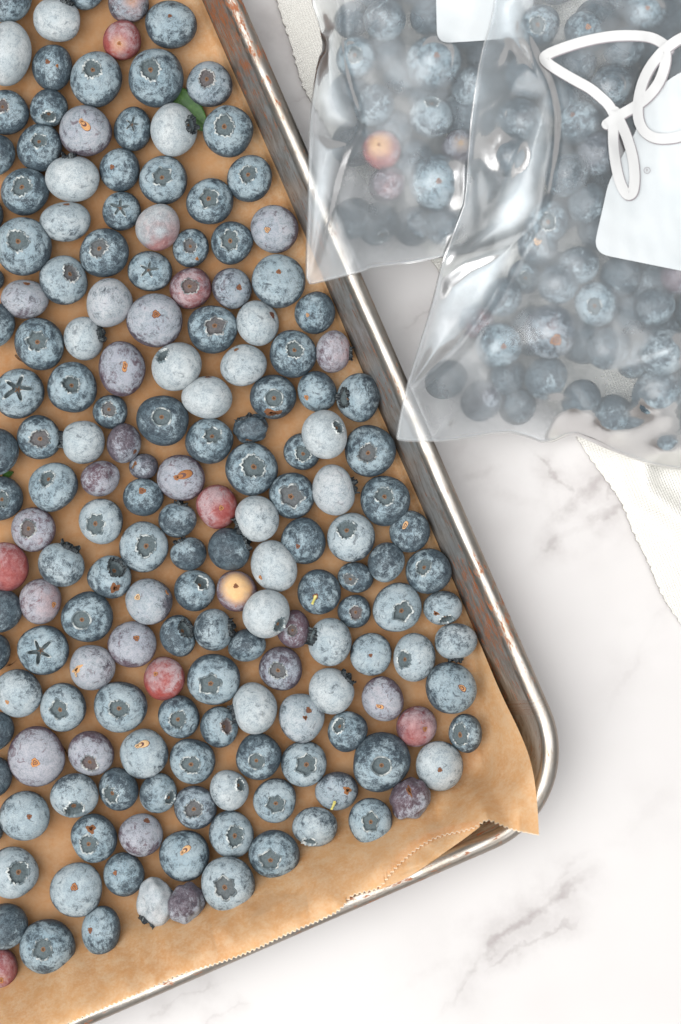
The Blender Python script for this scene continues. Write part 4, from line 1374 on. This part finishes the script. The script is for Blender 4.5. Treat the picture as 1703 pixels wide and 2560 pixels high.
IN2 = """
1351 60 50 150 C 1340 70 b3 c40 : dim berry right of the white fold at the right bag's top
1467 78 54 150 S 1467 74 b2 s11 q5 : hazy berry with orange scar above the script stroke
1615 28 54 155 S 1615 26 b4 s10 q4 : hazy berry with tan scar at the top of the right bag
1560 120 52 140 N 0 0 b1 : dim berry inside the triangle of the white script
1440 160 50 140 N 0 0 b0 : dim berry left inside the white script's triangle
1524 219 54 150 N 0 0 b5 : hazy berry under the script's triangle
1400 250 50 130 N 0 0 b2 : dim berry right of the bright fold in the right bag
1445 305 56 150 S 1425 290 b1 s9 q1 : hazy dark berry left of the script's knot
1495 385 54 155 N 0 0 b4 u2 : hazy mauve-grey berry left of the script's hanging loop
1415 434 58 150 N 0 0 b1 : dim berry left of the white print panel's corner
1470 510 52 140 N 0 0 b2 : dim berry just left of the white print panel
1369 556 56 150 C 1367 560 b2 c38 : hazy berry with ringed crown right of the bright fold
1345 612 50 130 S 1340 607 b-1 s17 q8 : dark berry with orange-cream spot under the bright fold
1446 658 52 150 N 0 0 b6 u1 : pale hazy berry under the white panel's rounded corner
1393 711 52 145 N 0 0 b4 u1 : hazy berry, pale at left, above the orange-scarred one
1494 760 55 155 C 1480 770 b7 c34 : pale hazy berry with dimpled face in mid right bag
1550 690 52 120 N 0 0 b0 : dim berry just below the white print panel
1640 764 50 150 N 0 0 b5 : pale round hazy berry near the right frame edge
1377 829 66 150 S 1388 856 b3 r3 u2 s19 q4 : big berry with bright orange scar in the right bag
1256 743 48 120 N 0 0 b4 : speckled berry beside the long white fold
1315 690 44 90 C 1310 700 b0 c36 : dark berry squeezed by the long white fold
1249 866 58 145 S 1259 870 b5 s11 q3 : berry with rust scar at lower left of the right bag
1520 872 54 130 N 0 0 b0 : dark berry right of the big orange-scarred one in the bag
1661 884 62 160 N 0 0 b8 : bright hazy berry at the right frame edge
1368 944 55 100 N 0 0 b4 : berry below the big orange-scarred one in the bag
1266 944 48 45 N 0 0 b-1 : dim berry near the right bag's lower seam
1205 1003 52 42 N 0 0 b8 u3 : pale mauve berry resting on the right bag's lower seam
1293 1016 46 40 N 0 0 b-1 : dark blue berry resting on the right bag's lower seam
1115 953 52 40 N 0 0 b1 : dim berry farthest left in the right bag
1644 979 64 110 N 0 0 b6 : large pale berry low at the right frame edge
1526 1040 52 45 N 0 0 b5 : hazy blue berry by the right bag's lower fold
1600 1040 48 45 N 0 0 b-3 : dark berry under the low pale one in the right bag
1664 1096 48 40 N 0 0 b6 : pale berry seen through the bag's lower right hem
1190 800 44 110 N 0 0 b6 r6 : pinkish berry glowing behind the long white fold
1455 1000 50 70 N 0 0 b1 : dim berry in the right bag's lower middle
1590 900 50 100 N 0 0 b2 : dim berry left of the bright one at the frame edge
1696 690 48 140 N 0 0 b3 r2 u6 : mauve berry cut by the right frame edge
"""


def extent(o):
    c = np.array([v.co for v in o.data.vertices])
    h = c[:, 2].max()
    return (o.location.x, o.location.y, o.location.z + h / 2, max(h / 2, np.abs(c[:, :2]).max()))


def make_bag(poly_px, berries_txt, extra, folds, facets, centre, label, group, deep_label, seed, zfill):
    sp = parse('\n'.join(' '.join(l.split()[:3] + [l.split()[2]] + l.split()[4:]) for l in berries_txt.strip().split('\n')))
    zz = [float(l.split()[3]) / 10 * MM for l in berries_txt.strip().split('\n')]
    poly0 = np.array([U(*p, .012) for p in poly_px])
    placed = []
    for b, z in zip(sp, zz):
        b['z'] = z
        b['bloom'] = b.get('bloom', 0) - .22
        b['seed'] += seed * 13
        o = build_berry(b, nphi=40, nth=20)
        placed.append(extent(o))
        tag(o, b['words'], 'blueberry', group)
    # more berries lie deep in the bag, dim and alike
    r = np.random.default_rng(seed)
    inner = [(cx + (x - cx) * .84, cy + (y - cy) * .86) for (x, y) in poly0 for (cx, cy) in [U(*centre, .012)]]
    n = 0
    for _ in range(5000):
        x, y = r.uniform(poly0[:, 0].min(), min(.108, poly0[:, 0].max())), r.uniform(poly0[:, 1].min(), min(.158, poly0[:, 1].max()))
        rr = r.uniform(.0060, .0074)
        if not inside(inner, np.array([x]), np.array([y]))[0] or d_edge(x, y) > -.006 - rr or seg_dist(np.array([x]), np.array([y]), np.vstack([poly0, poly0[:1]]))[0][0] < rr + .004:
            continue
        if any(inside([U(*p, .012) for p in fc_[0]], np.array([x]), np.array([y]))[0] for fc_ in facets):
            continue
        zc = zfill + rr
        if extra is not None:
            zc += max(0, float(sample(extra, np.array([x]), np.array([y]))[0]) - .004)
        if any(math.dist((x, y, zc), q[:3]) < (rr + q[3]) * .74 for q in placed):
            continue
        k = S * (D - zc) / D
        b = dict(px=x / k + CX, py=-y / k + CY, rx=rr / k, ry=rr / k * r.uniform(.9, 1.08), kind='N', d=(r.uniform(-.7, .7), r.uniform(-.6, .6)), down=True,
                 fl=set(), seed=seed * 999 + n, z=zc - rr, bloom=r.uniform(0, .6), zs=.9)
        o = build_berry(b, nphi=28, nth=14)
        placed.append(extent(o))
        tag(o, deep_label, 'blueberry', group + ', lying deep')
        n += 1
        if n > 40:
            break
    # film: a membrane stretched over the berries and over the pan's rim
    base = rest_height(GXX, GYY, extra)
    ins = inside([tuple(p) for p in poly0], GXX, GYY)
    H0 = base.copy()
    for (x, y, zc, rr) in placed:
        d2 = (GXX - x) ** 2 + (GYY - y) ** 2
        cap = zc + np.sqrt(np.maximum(rr * rr - d2, 0)) + .0012
        H0 = np.where(d2 < rr * rr * .985, np.maximum(H0, cap), H0)
    H0 = np.where((GYY > .152) | (GXX > .110), np.maximum(H0, .024), H0)      # out of frame: the bag simply goes on, full
    H0 = np.where(ins, H0, base)
    H = H0.copy()
    for it in range(260):
        A = H.copy()
        A[1:-1, 1:-1] = (H[:-2, 1:-1] + H[2:, 1:-1] + H[1:-1, :-2] + H[1:-1, 2:]) / 4
        H = np.where(ins, np.maximum(H0, A), base)
    for it in range(26):                                   # film bridges small dips
        A = H.copy()
        A[1:-1, 1:-1] = (H[:-2, 1:-1] + H[2:, 1:-1] + H[1:-1, :-2] + H[1:-1, 2:]) / 4
        H = np.where(ins, np.maximum(A, H0 - .0002 - .001 * (it < 18)), base)
    X, Y = FXX, FYY
    H = sample(H, X, Y)
    for _ in range(6):
        H[1:-1, 1:-1] = (H[1:-1, 1:-1] * 2 + H[:-2, 1:-1] + H[2:, 1:-1] + H[1:-1, :-2] + H[1:-1, 2:]) / 6
    edge = np.array([U(*p, .012) for p in poly_px + poly_px[:1]])
    ed = seg_dist(X, Y, edge)[0]
    fall = smoothstep(0, .007, ed)
    H = H + fall * .00035 * fnoise(X * 230, Y * 160, seed) + fall * .00010 * fnoise(X * 520, Y * 420, seed + 1)
    for (pl, amp, wl, wr) in folds:
        pts = np.array([U(*p, .018) for p in smooth_curve(pl, 40, 2)])
        dd, tt = seg_dist(X, Y, pts)
        # a fold climbs slowly on the window side and drops quickly on the other: which side, by the nearest stretch's direction
        k = np.clip((tt * 38).astype(int), 0, 38)
        v = pts[k + 1] - pts[k]
        sgn = (X - pts[k, 0]) * v[..., 1] - (Y - pts[k, 1]) * v[..., 0]
        wd = np.where(sgn < 0, wl, wr) * MM
        q = np.clip(1 - dd / wd, 0, 1)
        prof = np.where(sgn < 0, q * q * (3 - 2 * q), q * .75 + q * q * .25)
        H = H + smoothstep(0, .003, ed) * amp * .62 * MM * prof * np.sin(np.pi * np.clip(tt * .94 + .03, 0, 1)) ** .5
    for _ in range(9):
        H[1:-1, 1:-1] = (H[1:-1, 1:-1] * 4 + H[:-2, 1:-1] + H[2:, 1:-1] + H[1:-1, :-2] + H[1:-1, 2:]) / 8
    # flat facets of stiff film between the folds, each a plane tilted so that it mirrors the window light upwards
    for (poly, anchor, gx, gy) in facets:
        pp = [U(*p, .024) for p in poly]
        ax, ay = U(*anchor, .024)
        za = float(sample(H, np.array([ax]), np.array([ay]))[0])
        msk = inside(pp, X, Y) * smoothstep(0, .0055, seg_dist(X, Y, np.array(pp + pp[:1]))[0])
        msk = msk * .7
        H = H * (1 - msk) + msk * (za + gx * (X - ax) + gy * (Y - ay) + .00018 * fnoise(X * 300, Y * 200, seed + 5) + .0002 * fnoise(X * 110, Y * 70, seed + 6))
    W = np.zeros_like(H)  # mask of the fold zones whitened to carry painted highlights
    for (poly, anchor, gx, gy) in facets:
        pp = [U(*p, .024) for p in poly]
        W = np.maximum(W, inside(pp, X, Y) * smoothstep(0, .0045, seg_dist(X, Y, np.array(pp + pp[:1]))[0]))
    W = W * (.55 + .45 * smoothstep(-.6, .7, fnoise(X * 130 + Y * 40, Y * 60, seed + 9)))
    for _ in range(3):
        W[1:-1, 1:-1] = (W[:-2, 1:-1] + W[2:, 1:-1] + W[1:-1, :-2] + W[1:-1, 2:]) / 4
    H = np.maximum(H, np.where(ed > .003, sample(H0, X, Y) - .0003, 0))
    # polar sheet from the centre to the outline
    nb, nr = 640, 170
    out = smooth_curve([tuple(p) for p in poly_px] + [poly_px[0]], nb + 1, 1)[:-1]
    c = np.array(centre, float)
    f = np.linspace(0, 1, nr) ** .85
    P = (c + f[:, None, None] * (out - c)[None]).reshape(-1, 2)
    top = px_to_surface(P, lambda x, y: sample(H, x, y))
    top[-nb:, 2] -= .0004
    bot = top.copy()
    low = np.minimum(top[:, 2] - .0003, np.maximum(rest_height(top[:, 0], top[:, 1], None if extra is None else sample(extra, top[:, 0], top[:, 1])) - .0010, .0028))
    bot[:, 2] = np.where(np.arange(len(bot)) >= len(bot) - nb, top[:, 2], low)
    bag = bpy.data.objects.new('freezer_bag', None)
    COL.objects.link(bag)
    tag(bag, label, 'freezer bag', 'freezer bags of blueberries')
    fc = grid_faces(nr, nb, True)
    o = link('front_film', make_mesh('front_film', top, fc, [M_FILM], rest=np.c_[sample(W, top[:, 0], top[:, 1]), top[:, :2]]), bag)
    o2 = link('back_film', make_mesh('back_film', bot, [q[::-1] for q in fc], [M_FILMBACK]), bag)
    # the flat welded edge
    wv, nrm = [], []
    tan = np.roll(out, -1, 0) - np.roll(out, 1, 0)
    nr2 = np.stack([tan[:, 1], -tan[:, 0]], 1) / np.linalg.norm(tan, axis=1, keepdims=True)
    if np.mean(np.sum((out - c) * nr2, 1)) < 0:
        nr2 = -nr2
    e = [px_to_surface(out + nr2 * q, lambda x, y: sample(H, x, y) + dz) for q, dz in ((-9, .0003), (-4, .0008), (2, .0002))]
    link('seam', make_mesh('seam', np.vstack(e), grid_faces(3, nb, True), [M_FILMBACK]), bag)
    return bag, H


def drape(name, outline_px, H, lift, mat, parent, n=26):
    """a printed patch lying on the film: outline (photograph pixels) filled as a polar sheet"""
    o = np.asarray(outline_px, float)
    c = o.mean(0)
    f = np.linspace(0, 1, n)
    P = (c + f[:, None, None] * (o - c)[None]).reshape(-1, 2)
    q = px_to_surface(P, lambda x, y: sample(H, x, y) + lift)
    return link(name, make_mesh(name, q, grid_faces(n, len(o), True), [mat]), parent)


def stroke(parts, name, H, lift, mat, parent, width, shift=(0, 0)):
    V, F = [], []
    for pts in parts:
        c = smooth_curve(pts, max(40, len(pts) * 14), 3)
        t = np.gradient(c, axis=0)
        t /= np.linalg.norm(t, axis=1, keepdims=True)
        nn = np.stack([t[:, 1], -t[:, 0]], 1)
        rows = [px_to_surface(c + nn * s * width / 2 + np.array(shift), lambda x, y: sample(H, x, y) + lift + .00004 * len(F) ** .3) for s in np.linspace(-1, 1, 7)]
        off = sum(len(v) for v in V)
        V.append(np.vstack(rows))
        F += [tuple(off + i for i in q) for q in grid_faces(7, len(c))]
        # round ends
        for e, sg in ((0, -1), (-1, 1)):
            a = np.linspace(0, 2 * np.pi, 20)[:-1]
            disc = np.vstack([[c[e]], c[e] + np.stack([np.cos(a), np.sin(a)], 1) * width / 2]) + np.array(shift)
            q = px_to_surface(disc, lambda x, y: sample(H, x, y) + lift)
            off = sum(len(v) for v in V)
            V.append(q)
            F += [(off, off + 1 + i, off + 1 + (i + 1) % 19) for i in range(19)]
    return link(name, make_mesh(name, np.vstack(V), F, [mat]), parent)


# folds: the line of the crest, height, width on the first side and on the other (mm)
folds1 = [([(838, -20), (852, 60), (848, 125), (866, 215), (890, 290), (898, 325)], 3.6, 1.6, 9.0),
          ([(898, 322), (880, 362), (850, 420), (830, 500), (808, 590), (778, 690)], 3.4, 1.8, 8.0),
          ([(806, 40), (804, 200), (800, 320), (796, 430), (788, 560), (776, 690)], 1.5, 1.4, 3.2),
          ([(900, 590), (884, 650), (900, 675)], 1.2, 2, 2), ([(990, 600), (940, 655), (925, 664)], 1.2, 2, 3),
          ([(850, 545), (862, 610), (890, 680)], .9, 2, 2)]
folds2 = [([(1290, 40), (1320, 150), (1362, 232), (1379, 317), (1370, 400), (1350, 520), (1325, 580)], 3.4, 2.0, 16.0),
          ([(1330, 560), (1298, 610), (1262, 690), (1220, 767), (1150, 870), (1060, 950), (1012, 985)], 3.2, 2.4, 14.0),
          ([(1322, 585), (1240, 615), (1150, 640), (1110, 668)], 2.2, 3, 5),
          ([(1180, 400), (1200, 500), (1206, 600)], 1.2, 1.5, 4), ([(1250, 190), (1280, 120), (1300, 60)], 1.3, 2.4, 3),
          ([(1196, 300), (1240, 285), (1290, 210)], .8, 2, 3), ([(1200, 545), (1260, 480), (1310, 350)], 1.6, 3, 6),
          ([(1092, 1094), (1110, 1050), (1145, 1018)], 1.6, 1.5, 3.5), ([(1368, 1106), (1390, 1040), (1440, 1020)], 1.4, 2, 3),
          ([(1480, 1096), (1560, 1080), (1680, 1040)], 1.6, 2.5, 4), ([(1370, 985), (1420, 970), (1450, 1010), (1480, 1090)], 1.0, 2, 3),
          ([(1480, 960), (1600, 900), (1710, 870)], 1.0, 3, 4)]
facets1 = [([(784, 245), (800, 70), (842, 60), (852, 140), (868, 220), (895, 318), (850, 330), (800, 310)], (790, 250), .24, .09),
           ([(776, 330), (840, 350), (880, 362), (850, 420), (826, 500), (805, 590), (772, 700), (774, 500)], (776, 500), .25, .08)]
facets2 = [([(1362, 226), (1378, 318), (1370, 400), (1348, 528), (1290, 592), (1165, 624), (1235, 520), (1270, 400), (1315, 310)], (1240, 520), .24, .09),
           ([(1228, -20), (1305, -20), (1328, 110), (1345, 215), (1275, 140), (1232, 95)], (1232, 40), .24, .08),
           ([(1312, 585), (1264, 690), (1222, 766), (1152, 868), (1060, 950), (1016, 976), (1052, 872), (1102, 692), (1160, 645)], (1080, 780), .23, .08),
           ([(1092, 1094), (1103, 1058), (1146, 1016), (1128, 1065)], (1095, 1090), .25, .08)]
bag1, H1 = make_bag(BAG1, IN1, None, folds1, facets1, (1010, 300), 'clear freezer bag of blueberries whose corner lies over the pan rim, partly under another bag',
                    'blueberries in the left bag', 'dim blurred blueberry lying deep in the left freezer bag', 3, .0050)
in1 = inside([U(*p, .012) for p in BAG1], GXX, GYY)
bag2, H2 = make_bag(BAG2, IN2, np.where(in1, sample(H1, GXX, GYY) + .0004, 0), folds2, facets2, (1440, 480), 'clear freezer bag of blueberries with white script logo, on top of the other bag',
                    'blueberries in the right bag', 'dim blurred blueberry lying deep in the right freezer bag', 4, .0050)


def round_poly(pts, rad, n=9):
    out = []
    P = [np.array(p, float) for p in pts]
    for i, p in enumerate(P):
        a, b = P[i - 1] - p, P[(i + 1) % len(P)] - p
        la, lb = np.linalg.norm(a), np.linalg.norm(b)
        r = min(rad[i], la * .45, lb * .45)
        q0, q1 = p + a / la * r, p + b / lb * r
        for t in np.linspace(0, 1, n):
            out.append((1 - t) ** 2 * q0 + 2 * t * (1 - t) * p + t * t * q1)
    return resample(np.vstack(out + [out[0]]), 220)[:-1]


drape('print_panel', round_poly([(1086, -200), (1093, 108), (1205, 102), (1330, 90), (1340, -200)], [5, 32, 60, 20, 5]), H1, .0004, M_WHITE, bag1)
drape('print_panel', round_poly([(1780, 150), (1690, 186), (1640, 225), (1606, 272), (1590, 330), (1550, 400), (1521, 458), (1482, 632), (1703, 677), (1790, 694)],
                                [10, 20, 30, 30, 30, 30, 20, 42, 60, 20]), H2, .00012, M_WHITE, bag2)


def T(pts):
    return [(x / 2.835 + 1150, y / 2.835) for x, y in pts]


LOGO = [T([(1478, 350), (1440, 305), (1350, 258), (1200, 248), (1060, 255), (900, 285), (760, 328), (640, 372), (590, 405), (610, 440), (700, 500), (820, 570), (920, 622), (1000, 690), (1060, 745), (1100, 830)]),
        T([(1100, 790), (1085, 900), (1086, 1030), (1105, 1180), (1135, 1300), (1175, 1375), (1205, 1385), (1232, 1350), (1240, 1240), (1225, 1110), (1190, 990), (1150, 890), (1100, 800)]),
        T([(1040, 880), (1130, 815), (1240, 755), (1330, 690), (1410, 590), (1450, 480), (1462, 400), (1450, 350), (1410, 390), (1340, 480), (1285, 600), (1258, 740), (1262, 850), (1300, 930), (1370, 978), (1460, 985), (1568, 968), (1700, 905), (1800, 840)]),
        T([(1440, 360), (1500, 310), (1568, 268), (1660, 230), (1760, 215)])]
stroke(LOGO, 'logo_outline', H2, .00022, M_GREY, bag2, 27, (1.8, 2.2))
stroke(LOGO, 'script_logo', H2, .00032, M_LOGO, bag2, 25.5)
# the small registered mark beside the script
cx, cy = 1618, 426
a = np.linspace(0, 2 * np.pi, 31)[:-1]
ring = np.vstack([np.stack([cx + np.cos(a) * q, cy + np.sin(a) * q], 1) for q in (8.4, 7.0)])
V = px_to_surface(ring, lambda x, y: sample(H2, x, y) + .0011)
reg = link('registered_mark', make_mesh('registered_mark', V, grid_faces(2, 30, True), [M_GREY]), bag2)
fc = bpy.data.curves.new('letter', 'FONT')
fc.body = 'R'
fc.size = .00125
fc.align_x, fc.align_y = 'CENTER', 'CENTER'
tmp = bpy.data.objects.new('letter', fc)
lm = bpy.data.meshes.new_from_object(tmp)
bpy.data.objects.remove(tmp)
q = px_to_surface(np.array([[cx, cy]]), lambda x, y: sample(H2, x, y) + .0012)[0]
lm.materials.clear()
lm.materials.append(M_GREY)
lo = link('letter', lm, reg, tuple(q))
